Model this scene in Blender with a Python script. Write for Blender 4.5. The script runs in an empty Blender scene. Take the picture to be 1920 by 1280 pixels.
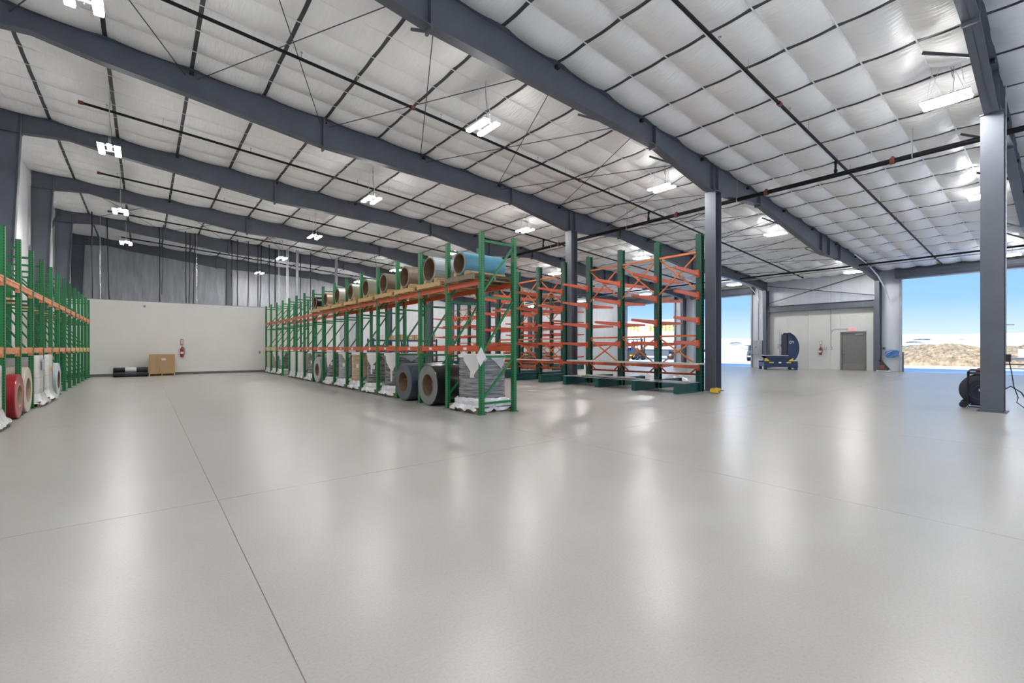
import bpy, math, random
from mathutils import Vector, Matrix
random.seed(7)
PI = math.pi
scene = bpy.context.scene
C = scene.collection

# ------------------------------------------------------------------ camera
F_PX, VPX, HOR, CAM_H = 853.0, 271.0, 652.5, 1.333
THETA = math.atan((960 - VPX) / F_PX)
cam_d = bpy.data.cameras.new('camera')
cam = bpy.data.objects.new('camera', cam_d)
C.objects.link(cam)
cam_d.sensor_width = 36.0
cam_d.lens = F_PX * 36.0 / 1920.0
cam_d.shift_y = (HOR - 640.0) / 1920.0
cam_d.clip_start, cam_d.clip_end = 0.05, 2000
cam.location = (0, 0, CAM_H)
cam.rotation_euler = (PI / 2, 0, -THETA)
scene.camera = cam

# ------------------------------------------------------------------ world, sun, exposure
LAMP_POWER = 160.0
scene.view_settings.view_transform = 'Standard'
scene.view_settings.look = 'None'
scene.view_settings.gamma = 1.0
scene.view_settings.use_curve_mapping = False
scene.view_settings.exposure = 0.24
scene.cycles.max_bounces = 8
scene.cycles.diffuse_bounces = 5
scene.cycles.glossy_bounces = 3
scene.cycles.caustics_reflective = False
scene.cycles.caustics_refractive = False
world = bpy.data.worlds.new('sky')
scene.world = world
world.use_nodes = True
wn, wl = world.node_tree.nodes, world.node_tree.links
bg = wn['Background']
tc = wn.new('ShaderNodeTexCoord'); sx = wn.new('ShaderNodeSeparateXYZ'); rp = wn.new('ShaderNodeValToRGB')
wl.new(tc.outputs['Generated'], sx.inputs[0]); wl.new(sx.outputs['Z'], rp.inputs[0]); wl.new(rp.outputs[0], bg.inputs[0])
el = rp.color_ramp.elements
el[0].position, el[0].color = 0.0, (0.80, 0.92, 1.0, 1)
e = el.new(0.03); e.color = (0.54, 0.77, 1.0, 1)
el[1].position, el[1].color = 1.0, (0.16, 0.40, 0.95, 1)
e = el.new(0.08); e.color = (0.34, 0.62, 1.0, 1)
e = el.new(0.16); e.color = (0.26, 0.55, 1.0, 1)
bg.inputs['Strength'].default_value = 0.97
sun_d = bpy.data.lights.new('sun', 'SUN'); sun_d.energy = 5.5; sun_d.angle = 0.01; sun_d.color = (1.0, 0.97, 0.93)
sun = bpy.data.objects.new('sun', sun_d); C.objects.link(sun)
sun.rotation_euler = Vector((0.70, 0.25, -0.67)).to_track_quat('-Z', 'Y').to_euler()
sun.location = (-40, -20, 40)

# ------------------------------------------------------------------ materials
MATS = {}
def mat(name, col, rough=0.5, metal=0.0, spec=0.5, vary=0.06, nscale=6.0, bump=0.0, bscale=40.0, stretch=(1, 1, 1), rvary=0.0, emit=0.0, coat=0.0, alpha=1.0):
    if name in MATS: return MATS[name]
    m = bpy.data.materials.new(name); m.use_nodes = True; MATS[name] = m
    n, l = m.node_tree.nodes, m.node_tree.links
    b = n['Principled BSDF']
    b.inputs['Roughness'].default_value = rough; b.inputs['Metallic'].default_value = metal
    b.inputs['Specular IOR Level'].default_value = spec; b.inputs['Coat Weight'].default_value = coat
    b.inputs['Alpha'].default_value = alpha
    t = n.new('ShaderNodeTexCoord'); mp = n.new('ShaderNodeMapping'); mp.inputs['Scale'].default_value = stretch
    l.new(t.outputs['Object'], mp.inputs[0])
    nz = n.new('ShaderNodeTexNoise'); nz.inputs['Scale'].default_value = nscale; nz.inputs['Detail'].default_value = 4
    l.new(mp.outputs[0], nz.inputs['Vector'])
    r = n.new('ShaderNodeValToRGB')
    r.color_ramp.elements[0].position, r.color_ramp.elements[1].position = 0.3, 0.7
    r.color_ramp.elements[0].color = tuple(max(0, c * (1 - vary * 2)) for c in col) + (1,)
    r.color_ramp.elements[1].color = tuple(min(1, c * (1 + vary)) for c in col) + (1,)
    l.new(nz.outputs[0], r.inputs[0]); l.new(r.outputs[0], b.inputs['Base Color'])
    if rvary:
        mr = n.new('ShaderNodeMapRange'); mr.inputs[3].default_value = rough - rvary; mr.inputs[4].default_value = rough + rvary
        l.new(nz.outputs[0], mr.inputs[0]); l.new(mr.outputs[0], b.inputs['Roughness'])
    if bump:
        n2 = n.new('ShaderNodeTexNoise'); n2.inputs['Scale'].default_value = bscale; n2.inputs['Detail'].default_value = 3
        l.new(mp.outputs[0], n2.inputs['Vector'])
        bp = n.new('ShaderNodeBump'); bp.inputs['Strength'].default_value = bump; bp.inputs['Distance'].default_value = 0.02
        l.new(n2.outputs[0], bp.inputs['Height']); l.new(bp.outputs[0], b.inputs['Normal'])
    if emit:
        b.inputs['Emission Color'].default_value = col + (1,); b.inputs['Emission Strength'].default_value = emit
    return m

def mat_perforated(name, col, pitch, off, hw, hh):
    """painted steel with two rows of punched slots, counted along local z"""
    m = mat(name, col, 0.38, 0, 0.5, 0.08, 3.0)
    n, l = m.node_tree.nodes, m.node_tree.links
    b = n['Principled BSDF']; src = b.inputs['Base Color'].links[0].from_socket
    t = n.new('ShaderNodeTexCoord'); s = n.new('ShaderNodeSeparateXYZ'); l.new(t.outputs['Object'], s.inputs[0])
    def M(op, a, bb=None):
        k = n.new('ShaderNodeMath'); k.operation = op
        for i, v in enumerate((a, bb)):
            if v is None: continue
            if isinstance(v, (int, float)): k.inputs[i].default_value = v
            else: l.new(v, k.inputs[i])
        return k.outputs[0]
    fz = M('LESS_THAN', M('ABSOLUTE', M('SUBTRACT', M('FRACT', M('DIVIDE', s.outputs['Z'], pitch)), 0.5)), hh / pitch)
    ay = M('LESS_THAN', M('ABSOLUTE', M('SUBTRACT', M('ABSOLUTE', s.outputs['Y']), off)), hw)
    ax = M('LESS_THAN', M('ABSOLUTE', M('SUBTRACT', M('ABSOLUTE', s.outputs['X']), off)), hw)
    mk = M('MULTIPLY', fz, M('MAXIMUM', ay, ax))
    mx = n.new('ShaderNodeMix'); mx.data_type = 'RGBA'
    l.new(mk, mx.inputs[0]); l.new(src, mx.inputs[6]); mx.inputs[7].default_value = (0.004, 0.012, 0.006, 1)
    l.new(mx.outputs[2], b.inputs['Base Color'])
    return m

STEEL = mat('grey_frame_paint', (0.100, 0.112, 0.138), 0.45, vary=0.07, nscale=1.5)
DARKSTEEL = mat('dark_purlin_paint', (0.055, 0.058, 0.068), 0.5, vary=0.1, nscale=2)
LIGHTSTEEL = mat('light_grey_trim', (0.33, 0.35, 0.39), 0.5, vary=0.05, nscale=2)
FABRIC = mat('white_insulation_facing', (0.87, 0.87, 0.865), 0.37, vary=0.015, nscale=2.0, bump=0.8, bscale=3.0, stretch=(7, 1.0, 1), spec=0.6)
WALLFAB = mat('white_wall_facing', (0.80, 0.81, 0.83), 0.42, vary=0.03, nscale=1.2, bump=0.35, bscale=4.0, stretch=(4, 4, 0.6))
GREYFAB = mat('grey_plastic_facing', (0.40, 0.41, 0.45), 0.35, vary=0.12, nscale=1.2, bump=0.4, bscale=4.0, stretch=(4, 4, 0.6))
GREYFAB2 = mat('light_grey_plastic_facing', (0.56, 0.57, 0.62), 0.35, vary=0.1, nscale=1.2, bump=0.4, bscale=4.0, stretch=(4, 4, 0.6))
EASTFAB = mat('grey_white_wall_facing', (0.54, 0.57, 0.62), 0.42, vary=0.04, nscale=1.2, bump=0.35, bscale=4.0, stretch=(4, 4, 0.6))
LINER = mat('white_liner_panel', (0.60, 0.60, 0.585), 0.5, vary=0.02, nscale=1.0)
GYP = mat('white_painted_board', (0.83, 0.82, 0.79), 0.6, vary=0.015, nscale=0.8)
STRAP = mat('white_strap', (0.85, 0.85, 0.85), 0.4)
BLACKPIPE = mat('black_pipe_paint', (0.008, 0.008, 0.009), 0.6, spec=0.25)
REDCAP = mat('red_coupling', (0.16, 0.035, 0.025), 0.5)
CHROME = mat('bright_metal', (0.75, 0.76, 0.78), 0.25, 1.0)
GALV = mat('galvanised_steel', (0.50, 0.51, 0.53), 0.4, 0.8, vary=0.12, nscale=9)
BLACK = mat('black_rubber', (0.012, 0.012, 0.014), 0.55)
GREEN = mat_perforated('green_rack_paint', (0.012, 0.19, 0.055), 0.0508, 0.030, 0.0075, 0.012)
GREENP = mat('green_brace_paint', (0.012, 0.17, 0.05), 0.38)
DGREEN = mat_perforated('dark_green_rack_paint', (0.006, 0.075, 0.045), 0.1, 0.085, 0.010, 0.016)
DGREENP = mat('dark_green_base_paint', (0.008, 0.085, 0.075), 0.42)
ORANGE = mat('orange_beam_paint', (0.58, 0.095, 0.033), 0.42, vary=0.08, nscale=4)
ORANGE2 = mat('bright_orange_brace_paint', (0.66, 0.17, 0.045), 0.42, vary=0.08, nscale=4)
PALEORANGE = mat('overlit_orange_beam_paint', (0.82, 0.33, 0.15), 0.45, vary=0.1, nscale=4)  # orange beams under overexposing light, the paleness put into the colour
YELLOWBEAM = mat('cream_yellow_beam_paint', (0.78, 0.55, 0.20), 0.45, vary=0.08)
TAG = mat('white_tag', (0.85, 0.85, 0.83), 0.5)
WOOD = mat('pallet_wood', (0.62, 0.42, 0.20), 0.7, vary=0.2, nscale=5, bump=0.3, bscale=30, stretch=(1, 8, 8))
GREYWOOD = mat('weathered_wood', (0.27, 0.21, 0.15), 0.8, vary=0.25, nscale=5, bump=0.3, bscale=30, stretch=(1, 8, 8))
CARD = mat('cardboard', (0.48, 0.31, 0.165), 0.75, vary=0.06, nscale=2)
CARDCORE = mat('cardboard_core', (0.20, 0.125, 0.075), 0.75, vary=0.12, nscale=5)
WRAP = mat('clear_stretch_wrap', (0.74, 0.75, 0.77), 0.22, vary=0.1, nscale=5, bump=0.9, bscale=9, stretch=(1, 1, 1), coat=0.4)
PAPER = mat('white_paper', (0.68, 0.67, 0.66), 0.6, vary=0.03)
NAVY = mat('navy_machine_paint', (0.012, 0.028, 0.085), 0.35, vary=0.08)
YELLOW = mat('safety_yellow', (0.75, 0.52, 0.03), 0.5)
GREYDOOR = mat('grey_door_paint', (0.16, 0.16, 0.155), 0.45, vary=0.03)
RED = mat('red_paint', (0.30, 0.015, 0.02), 0.4)
BLUEHOSE = mat('blue_hose', (0.05, 0.24, 0.62), 0.45)
LENS = mat('led_lens', (1.0, 0.99, 0.975), 0.4, emit=LAMP_POWER)
EXITRED = mat('exit_red', (1.0, 0.10, 0.12), 0.4, emit=0.9)
EXITW = mat('exit_sign_face', (0.80, 0.70, 0.70), 0.4)
BASEB = mat('grey_baseboard', (0.16, 0.165, 0.17), 0.6)
SNOW = mat('snow', (0.74, 0.81, 0.90), 0.8, vary=0.05, nscale=0.15, bump=0.3, bscale=0.4)
DIRT = mat('dry_dirt', (0.42, 0.32, 0.20), 0.95, vary=0.3, nscale=3.0, bump=0.6, bscale=6.0)
SCRUB = mat('dry_scrub', (0.20, 0.20, 0.19), 0.9, vary=0.3, nscale=3)
CONCBASE = mat('joint_filler', (0.36, 0.29, 0.23), 0.8)

# polished concrete
def concrete():
    m = bpy.data.materials.new('polished_concrete'); m.use_nodes = True
    n, l = m.node_tree.nodes, m.node_tree.links; b = n['Principled BSDF']
    g = n.new('ShaderNodeNewGeometry')
    def noise(s, d, rough=0.55):
        k = n.new('ShaderNodeTexNoise'); k.inputs['Scale'].default_value = s; k.inputs['Detail'].default_value = d; k.inputs['Roughness'].default_value = rough
        l.new(g.outputs['Position'], k.inputs['Vector']); return k.outputs[0]
    big, mid, fine = noise(0.35, 3), noise(1.4, 5, 0.6), noise(70, 3, 0.65)
    def ramp(src, p0, c0, p1, c1):
        r = n.new('ShaderNodeValToRGB'); q = r.color_ramp.elements
        q[0].position, q[0].color = p0, c0 + (1,); q[1].position, q[1].color = p1, c1 + (1,)
        l.new(src, r.inputs[0]); return r.outputs[0]
    c1 = ramp(big, 0.30, (0.388, 0.370, 0.346), 0.70, (0.415, 0.408, 0.390))
    c2 = ramp(mid, 0.30, (0.945, 0.942, 0.937), 0.70, (1.02, 1.02, 1.02))
    c3 = ramp(fine, 0.32, (0.89, 0.895, 0.89), 0.56, (1.01, 1.01, 1.01))
    def mul(a, c):
        k = n.new('ShaderNodeMix'); k.data_type = 'RGBA'; k.blend_type = 'MULTIPLY'; k.inputs[0].default_value = 1
        l.new(a, k.inputs[6]); l.new(c, k.inputs[7]); return k.outputs[2]
    l.new(mul(mul(c1, c2), c3), b.inputs['Base Color'])
    mr = n.new('ShaderNodeMapRange'); mr.inputs[1].default_value = 0.3; mr.inputs[2].default_value = 0.7
    mr.inputs[3].default_value = 0.278; mr.inputs[4].default_value = 0.32
    l.new(mid, mr.inputs[0]); l.new(mr.outputs[0], b.inputs['Roughness'])
    b.inputs['Specular IOR Level'].default_value = 0.38
    return m
CONC = concrete()

# coil wound strip: fine rings on the faces, clean sheet outside
def coil_mat(name, col, rough=0.35, metal=0.0):
    return mat(name, col, rough, metal, vary=0.08, nscale=2.5, coat=0.15)
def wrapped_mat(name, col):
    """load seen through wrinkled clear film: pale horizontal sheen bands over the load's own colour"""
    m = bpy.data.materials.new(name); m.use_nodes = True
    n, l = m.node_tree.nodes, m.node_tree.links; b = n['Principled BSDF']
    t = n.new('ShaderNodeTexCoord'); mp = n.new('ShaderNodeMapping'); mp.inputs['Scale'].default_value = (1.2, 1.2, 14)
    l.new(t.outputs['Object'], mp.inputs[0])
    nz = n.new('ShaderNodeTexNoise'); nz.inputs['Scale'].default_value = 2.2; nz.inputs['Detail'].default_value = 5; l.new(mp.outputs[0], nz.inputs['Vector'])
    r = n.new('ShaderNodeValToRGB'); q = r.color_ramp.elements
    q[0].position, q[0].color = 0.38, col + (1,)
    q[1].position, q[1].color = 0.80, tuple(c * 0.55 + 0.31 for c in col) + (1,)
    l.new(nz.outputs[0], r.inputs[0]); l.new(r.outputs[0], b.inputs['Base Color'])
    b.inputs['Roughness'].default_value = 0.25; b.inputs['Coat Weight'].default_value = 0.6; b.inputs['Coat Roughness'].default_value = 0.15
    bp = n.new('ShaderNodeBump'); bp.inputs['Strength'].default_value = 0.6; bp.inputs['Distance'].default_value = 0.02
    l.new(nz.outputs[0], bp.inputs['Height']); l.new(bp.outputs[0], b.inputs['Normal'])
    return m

# ------------------------------------------------------------------ helpers
class MB:
    def __init__(s): s.v, s.f, s.m = [], [], []
    def add(s, v, f, mi=0):
        o = len(s.v); s.v += [tuple(p) for p in v]; s.f += [tuple(i + o for i in q) for q in f]; s.m += [mi] * len(f); return s
    def box(s, c, d, mi=0, M=None):
        x, y, z = (k / 2 for k in d)
        v = [Vector((c[0] + a * x, c[1] + b * y, c[2] + e * z)) for e in (-1, 1) for a, b in ((-1, -1), (1, -1), (1, 1), (-1, 1))]
        if M: v = [M @ p for p in v]
        return s.add(v, [(3, 2, 1, 0), (4, 5, 6, 7), (0, 1, 5, 4), (1, 2, 6, 5), (2, 3, 7, 6), (3, 0, 4, 7)], mi)
    def bar(s, p, q, w, h=None, mi=0, up=(0, 0, 1)):
        p, q = Vector(p), Vector(q); h = h or w; d = (q - p).normalized(); up = Vector(up)
        if abs(d.dot(up)) > 0.98: up = Vector((1, 0, 0))
        r = d.cross(up).normalized() * w / 2; u = r.cross(d).normalized() * h / 2
        v = [p - r - u, p + r - u, p + r + u, p - r + u, q - r - u, q + r - u, q + r + u, q - r + u]
        return s.add(v, [(0, 1, 2, 3), (7, 6, 5, 4), (0, 4, 5, 1), (1, 5, 6, 2), (2, 6, 7, 3), (3, 7, 4, 0)], mi)
    def tube(s, p, q, r, n=10, r2=None, caps=True, mi=0):
        p, q = Vector(p), Vector(q); r2 = r if r2 is None else r2; d = (q - p).normalized()
        a = d.orthogonal().normalized(); b = d.cross(a)
        v = [c + (a * math.cos(t) + b * math.sin(t)) * k for c, k in ((p, r), (q, r2)) for t in (2 * PI * i / n for i in range(n))]
        f = [(i, (i + 1) % n, n + (i + 1) % n, n + i) for i in range(n)]
        if caps: f += [tuple(range(n))[::-1], tuple(range(n, 2 * n))]
        return s.add(v, f, mi)
    def path(s, pts, r, n=8, mi=0):
        pts = [Vector(p) for p in pts]; rings = []
        a = None
        for i, p in enumerate(pts):
            d = (pts[min(i + 1, len(pts) - 1)] - pts[max(i - 1, 0)]).normalized()
            if a is None: a = d.orthogonal().normalized()
            a = (a - d * a.dot(d)).normalized(); b = d.cross(a)
            rings.append([p + (a * math.cos(t) + b * math.sin(t)) * r for t in (2 * PI * k / n for k in range(n))])
        v = [q for g in rings for q in g]
        f = [(i * n + k, i * n + (k + 1) % n, (i + 1) * n + (k + 1) % n, (i + 1) * n + k) for i in range(len(pts) - 1) for k in range(n)]
        f += [tuple(range(n))[::-1], tuple(range((len(pts) - 1) * n, len(pts) * n))]
        return s.add(v, f, mi)
    def lathe(s, prof, n=32, mi=0, axis='Z', c=(0, 0, 0), closed=False):
        """prof: list of (radius, height)"""
        v = []
        for r, z in prof:
            for i in range(n):
                t = 2 * PI * i / n; a, b = r * math.cos(t), r * math.sin(t)
                p = {'Z': (a, b, z), 'X': (z, a, b), 'Y': (b, z, a)}[axis]
                v.append((p[0] + c[0], p[1] + c[1], p[2] + c[2]))
        k = len(prof); rng = range(k if closed else k - 1)
        f = [(i * n + j, i * n + (j + 1) % n, ((i + 1) % k) * n + (j + 1) % n, ((i + 1) % k) * n + j) for i in rng for j in range(n)]
        return s.add(v, f, mi)
    def prism(s, poly, t0, t1, plane='XZ', mi=0):
        def P(a, b, t): return {'XZ': (a, t, b), 'YZ': (t, a, b), 'XY': (a, b, t)}[plane]
        n = len(poly); v = [P(a, b, t0) for a, b in poly] + [P(a, b, t1) for a, b in poly]
        f = [tuple(range(n)), tuple(range(n, 2 * n))[::-1]] + [(i, n + i, n + (i + 1) % n, (i + 1) % n) for i in range(n)]
        return s.add(v, f, mi)
    def mesh(s, name, mats, smooth=False):
        me = bpy.data.meshes.new(name); me.from_pydata(s.v, [], s.f)
        for m in (mats if isinstance(mats, (list, tuple)) else [mats]): me.materials.append(m)
        me.polygons.foreach_set('material_index', s.m)
        import bmesh
        bm = bmesh.new(); bm.from_mesh(me); bmesh.ops.recalc_face_normals(bm, faces=bm.faces); bm.to_mesh(me); bm.free()
        if smooth:
            me.polygons.foreach_set('use_smooth', [True] * len(me.polygons))
            try: me.set_sharp_from_angle(angle=math.radians(38))
            except Exception: pass
        me.update(); return me
    def build(s, name, mats, parent=None, loc=(0, 0, 0), rot=(0, 0, 0), smooth=False):
        return inst(name, s.mesh(name, mats, smooth), parent, loc, rot)

def inst(name, me, parent=None, loc=(0, 0, 0), rot=(0, 0, 0)):
    o = bpy.data.objects.new(name, me); C.objects.link(o); o.parent = parent
    o.location = loc; o.rotation_euler = rot; return o
def tag(o, label, cat, group=None):
    o['label'] = label; o['category'] = cat
    if group: o['group'] = group
    return o
def struct(o, label=None, cat=None):
    o['kind'] = 'structure'
    if label: o['label'] = label
    if cat: o['category'] = cat
    return o
def thing(name, label, cat, loc=(0, 0, 0), rot=(0, 0, 0), group=None):
    o = bpy.data.objects.new(name, None); C.objects.link(o); o.location = loc; o.rotation_euler = rot
    o.empty_display_size = 0.2
    return tag(o, label, cat, group)
def copy_tree(o, parent=None):
    c = o.copy(); C.objects.link(c); c.parent = parent
    for ch in list(o.children): copy_tree(ch, c)
    return c
ORD = ['first', 'second', 'third', 'fourth', 'fifth', 'sixth', 'seventh', 'eighth', 'ninth', 'tenth', 'eleventh', 'twelfth', 'thirteenth', 'fourteenth', 'fifteenth', 'sixteenth', 'seventeenth']

# ------------------------------------------------------------------ dimensions
BAY = 6.1
FY = [1.09] + [1.05 + BAY * i for i in range(1, 7)]      # frame lines, nearest first
Y0, Y1 = -5.05, 37.65
XW, XE = -3.5, 33.25
SL = 0.0665; ROOF0 = 8.03; SA = math.atan(SL); CS = math.cos(SA)
def roof(x): return ROOF0 - SL * x
PX0, PDX = -2.2, 1.535

# ------------------------------------------------------------------ floor
floor = MB().box(((XW + XE) / 2, (Y0 + Y1) / 2, -0.08), (XE - XW + .4, Y1 - Y0 + .4, 0.15)).build('floor', CONCBASE)
struct(floor, 'polished pale grey concrete floor with thin saw-cut joints', 'floor')
xs = [XW, 0.5, 4.75, 9.0, 13.25, 17.5, 21.75, 26.0, 30.25, XE + .2]
ys = [Y0, -1.37, 4.73, 10.83, 16.93, 23.03, 29.13, Y1]
for i in range(len(xs) - 1):
    for j in range(len(ys) - 1):
        g = 0.0028
        sx_, sy_ = xs[i + 1] - xs[i] - 2 * g, ys[j + 1] - ys[j] - 2 * g
        MB().box((0, 0, -0.0015), (sx_, sy_, 0.003)).build('floor_slab', CONC, floor, ((xs[i] + xs[i + 1]) / 2, (ys[j] + ys[j + 1]) / 2, 0))

# ------------------------------------------------------------------ ceiling: fabric panels, purlins, straps, deck
ceil = bpy.data.objects.new('ceiling', None); C.objects.link(ceil)
ceil.location = (0, 0, ROOF0); ceil.rotation_euler = (0, SA, 0)
struct(ceil, 'sloped roof underside of white insulation panels between dark purlins', 'ceiling')
NB = 7; PW = 0.08
def panel_mesh(seed):
    rnd = random.Random(seed); w = (PDX / CS) - PW; nx, nyb = 8, 7; ny = NB * nyb; v = []; f = []
    amp = [rnd.uniform(.105, .145) for _ in range(NB + 1)]
    for j in range(ny + 1):
        y = BAY * j / ny; b = min(j // nyb, NB - 1); t = (j - b * nyb) / nyb
        sy = max(0, math.sin(PI * t)) ** 0.8
        for i in range(nx + 1):
            u = i / nx; sxx = max(0.0, math.sin(PI * u)) ** 0.6
            z = -(amp[b] * sy * (0.25 + 0.75 * sxx)) - 0.018 * sxx
            v.append((u * w, y, z + 0.012))
    for j in range(ny):
        for i in range(nx):
            a = j * (nx + 1) + i; f.append((a, a + 1, a + nx + 2, a + nx + 1))
    m = MB().add(v, f).mesh('insulation_panel', FABRIC, True)
    return m
PM = [panel_mesh(s) for s in range(4)]
NP = 24
for k in range(-1, NP - 1):
    for b in range(7):
        inst('insulation_panel', PM[(k * 5 + b * 3) % 4], ceil, ((PX0 + k * PDX) / CS + PW / 2, Y0 + b * BAY, 0))
pm = MB().box((0, 0, 0.085), (PW, Y1 - Y0, 0.18)).mesh('purlin', DARKSTEEL)
for k in range(-1, NP):
    inst('purlin', pm, ceil, ((PX0 + k * PDX) / CS, (Y0 + Y1) / 2, 0.0))
sm = MB().box((0, 0, 0), ((XE - XW + 0.2) / CS, 0.028, 0.004)).mesh('insulation_strap', STRAP)
for b in range(7):
    for j in range(1, NB):
        inst('insulation_strap', sm, ceil, ((XE + XW) / 2 / CS, Y0 + b * BAY + j * BAY / NB, -0.010))
MB().box(((XE + XW) / 2, (Y0 + Y1) / 2, 0.24), (XE - XW + 1.2, Y1 - Y0 + 1.2, 0.08)).build('light_block_deck', LIGHTSTEEL, ceil)  # unseen deck above the panels, put in to block outside light

# ------------------------------------------------------------------ walls
def empty_struct(name, label, cat='wall'):
    o = bpy.data.objects.new(name, None); C.objects.link(o); return struct(o, label, cat)
def fabric_wall(name, parent, axis, a0, a1, fixed, z0, ztop, m, seed=1, seams=1.2, amp=0.02, thick=0.1, outward=1):
    """billowed wall facing between seams; ztop is a function of the run coordinate"""
    rnd = random.Random(seed); n = max(1, round((a1 - a0) / seams)); v = []; per = 6; nz = 5
    cols = n * per + 1
    for i in range(cols):
        a = a0 + (a1 - a0) * i / (cols - 1); t = (i % per) / per
        bul = amp * math.sin(PI * t) ** .8 if i % per else 0
        for j in range(nz + 1):
            z = z0 + (ztop(a) - z0) * j / nz; q = bul * (0.6 + 0.4 * math.sin(PI * j / nz)) + rnd.uniform(-.003, .003)
            p = fixed - outward * q
            v.append((p, a, z) if axis == 'Y' else (a, p, z))
    f = [(i * (nz + 1) + j, (i + 1) * (nz + 1) + j, (i + 1) * (nz + 1) + j + 1, i * (nz + 1) + j + 1) for i in range(cols - 1) for j in range(nz)]
    mb = MB().add(v, f)
    # outer skin gives the wall its thickness
    o = fixed + outward * thick
    w = [((o, a, z) if axis == 'Y' else (a, o, z)) for a, z in ((a0, z0), (a1, z0), (a1, ztop(a1)), (a0, ztop(a0)))]
    mb.add(w, [(0, 1, 2, 3)])
    return mb.build(name, m, parent, smooth=True)

ww = empty_struct('wall_west', 'tall west wall with white pleated insulation between grey columns')
lines = [Y0] + [f for f in FY]
for i in range(len(lines) - 1):
    fabric_wall('insulation_facing', ww, 'Y', lines[i], lines[i + 1], XW, 0, lambda a: roof(XW) + .02, WALLFAB, i, 1.0, 0.045, 0.12, -1)
wnn = empty_struct('wall_north', 'far end wall with grey plastic insulation facing')
for i, (a, b) in enumerate(((XW, 4.65), (4.65, 13.9), (13.9, 23.1), (23.1, XE))):
    fabric_wall('insulation_facing', wnn, 'X', a, b, Y1 + .12, 0, lambda x: roof(x) + .02, GREYFAB if a < 4 else GREYFAB2 if a < 13 else WALLFAB, 20 + i, 1.3, 0.03, 0.12, 1)
for x in (4.65, 13.9, 23.1):
    MB().box((x, Y1 + .05, roof(x) / 2 - .15), (0.26, 0.2, roof(x) - .3)).build('end_wall_column', STEEL, wnn)
ws = empty_struct('wall_south', 'white insulated wall behind the viewpoint, with openings added for daylight')
DAYLIGHT_OPENINGS = [(.5, 6.0), (10.5, 16.0), (21.0, 26.5)]  # unseen openings added to let cool daylight in from behind
for i, (a, b) in enumerate(zip([XW] + [d[1] for d in DAYLIGHT_OPENINGS], [d[0] for d in DAYLIGHT_OPENINGS] + [XE])):
    fabric_wall('insulation_facing', ws, 'X', a, b, Y0 - .02, 0, lambda x: roof(x) + .02, WALLFAB, 40 + i, 1.3, 0.03, 0.12, -1)
for i, (a, b) in enumerate(DAYLIGHT_OPENINGS):
    fabric_wall('header_facing', ws, 'X', a, b, Y0 - .02, 5.3, lambda x: roof(x) + .02, WALLFAB, 50 + i, 1.3, 0.03, 0.12, -1)
    for x in (a, b): MB().box((x, Y0 + .03, 2.65), (.1, .14, 5.3)).build('guide_rail', LIGHTSTEEL, ws)

we = empty_struct('wall_east', 'east side wall of white liner and facing around tall door openings')
OPEN = [(1.40, 6.16, 5.28), (14.3, 18.5, 5.12), (20.26, 25.0, 5.12), (-4.5, .6, 5.28)]  # last opening is unseen, added for more daylight on the right
def ztE(a): return roof(XE) + .02
segs = [(Y0, -4.5), (.6, 1.40), (6.16, FY[1]), (FY[1], FY[2]), (FY[2], 14.3), (18.5, 20.26), (25.0, FY[5]), (FY[5], Y1)]
for i, (a, b) in enumerate(segs):
    if (a, b) == (FY[1], FY[2]):
        fabric_wall('insulation_facing', we, 'Y', a, b, XE, 3.9, ztE, EASTFAB, 60 + i, 1.5, 0.02, 0.15, 1)
        n = 5
        for k in range(n):
            y0, y1 = a + (b - a) * k / n, a + (b - a) * (k + 1) / n
            y0 = max(y0, 9.06)          # leaves the door bay
            if y1 <= y0: continue
            MB().box((XE + .05, (y0 + y1) / 2, 1.95), (0.1, y1 - y0 - .006, 3.9)).build('liner_panel', LINER, we)
        MB().box((XE + .05, (7.15 + 7.78) / 2, 1.95), (0.1, .626, 3.9)).build('liner_panel', LINER, we)
        MB().box((XE + .05, (7.78 + 9.06) / 2, (2.33 + 3.9) / 2), (0.1, 1.274, 1.57)).build('liner_panel', LINER, we)
        MB().box((XE + .12, (a + b) / 2, 3.1), (0.03, b - a, 1.5)).build('outer_skin', LIGHTSTEEL, we)
    else:
        fabric_wall('insulation_facing', we, 'Y', a, b, XE, 0, ztE, EASTFAB, 60 + i, 0.8, 0.015, 0.15, 1)
for (a, b, z) in OPEN:
    MB().box((XE + .08, (a + b) / 2, (z + roof(XE)) / 2 + .05), (0.16, b - a, roof(XE) - z + .1)).build('header_panel', LINER, we)
# overhead coiling doors: hood, guides, bottom bar
for n, (a, b, z) in enumerate(OPEN):
    d = bpy.data.objects.new('door_%d' % (n + 2), None); C.objects.link(d)
    struct(d, ['open coiling door on the right with a dirt pile behind it', 'open coiling door left of the coil tilter', 'open coiling door farthest away behind the cantilever rack', 'unseen open coiling door added past the right edge for daylight'][n], 'door')
    h = 0.48
    pts = [(XE - .02, z - .03), (XE - .30, z - .03), (XE - .44, z + .05), (XE - .48, z + .16), (XE - .48, z + h - .12), (XE - .42, z + h - .03), (XE - .34, z + h), (XE - .02, z + h)]
    MB().prism(pts, a - .22, b + .22, 'XZ').build('coil_hood', STEEL, d, smooth=False)
    MB().box((XE - .2, (a + b) / 2, z - .065), (0.09, b - a + .05, 0.07)).build('bottom_bar', LIGHTSTEEL, d)
    for y in (a - .03, b + .03):
        MB().box((XE - .07, y, z / 2), (0.14, 0.10, z)).build('guide_rail', LIGHTSTEEL, d)
    for y in (a + .0, b - .0):
        MB().box((XE + .25, y, .55), (0.10, 0.10, 1.1)).build('bollard_post', GREYWOOD, d)

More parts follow.
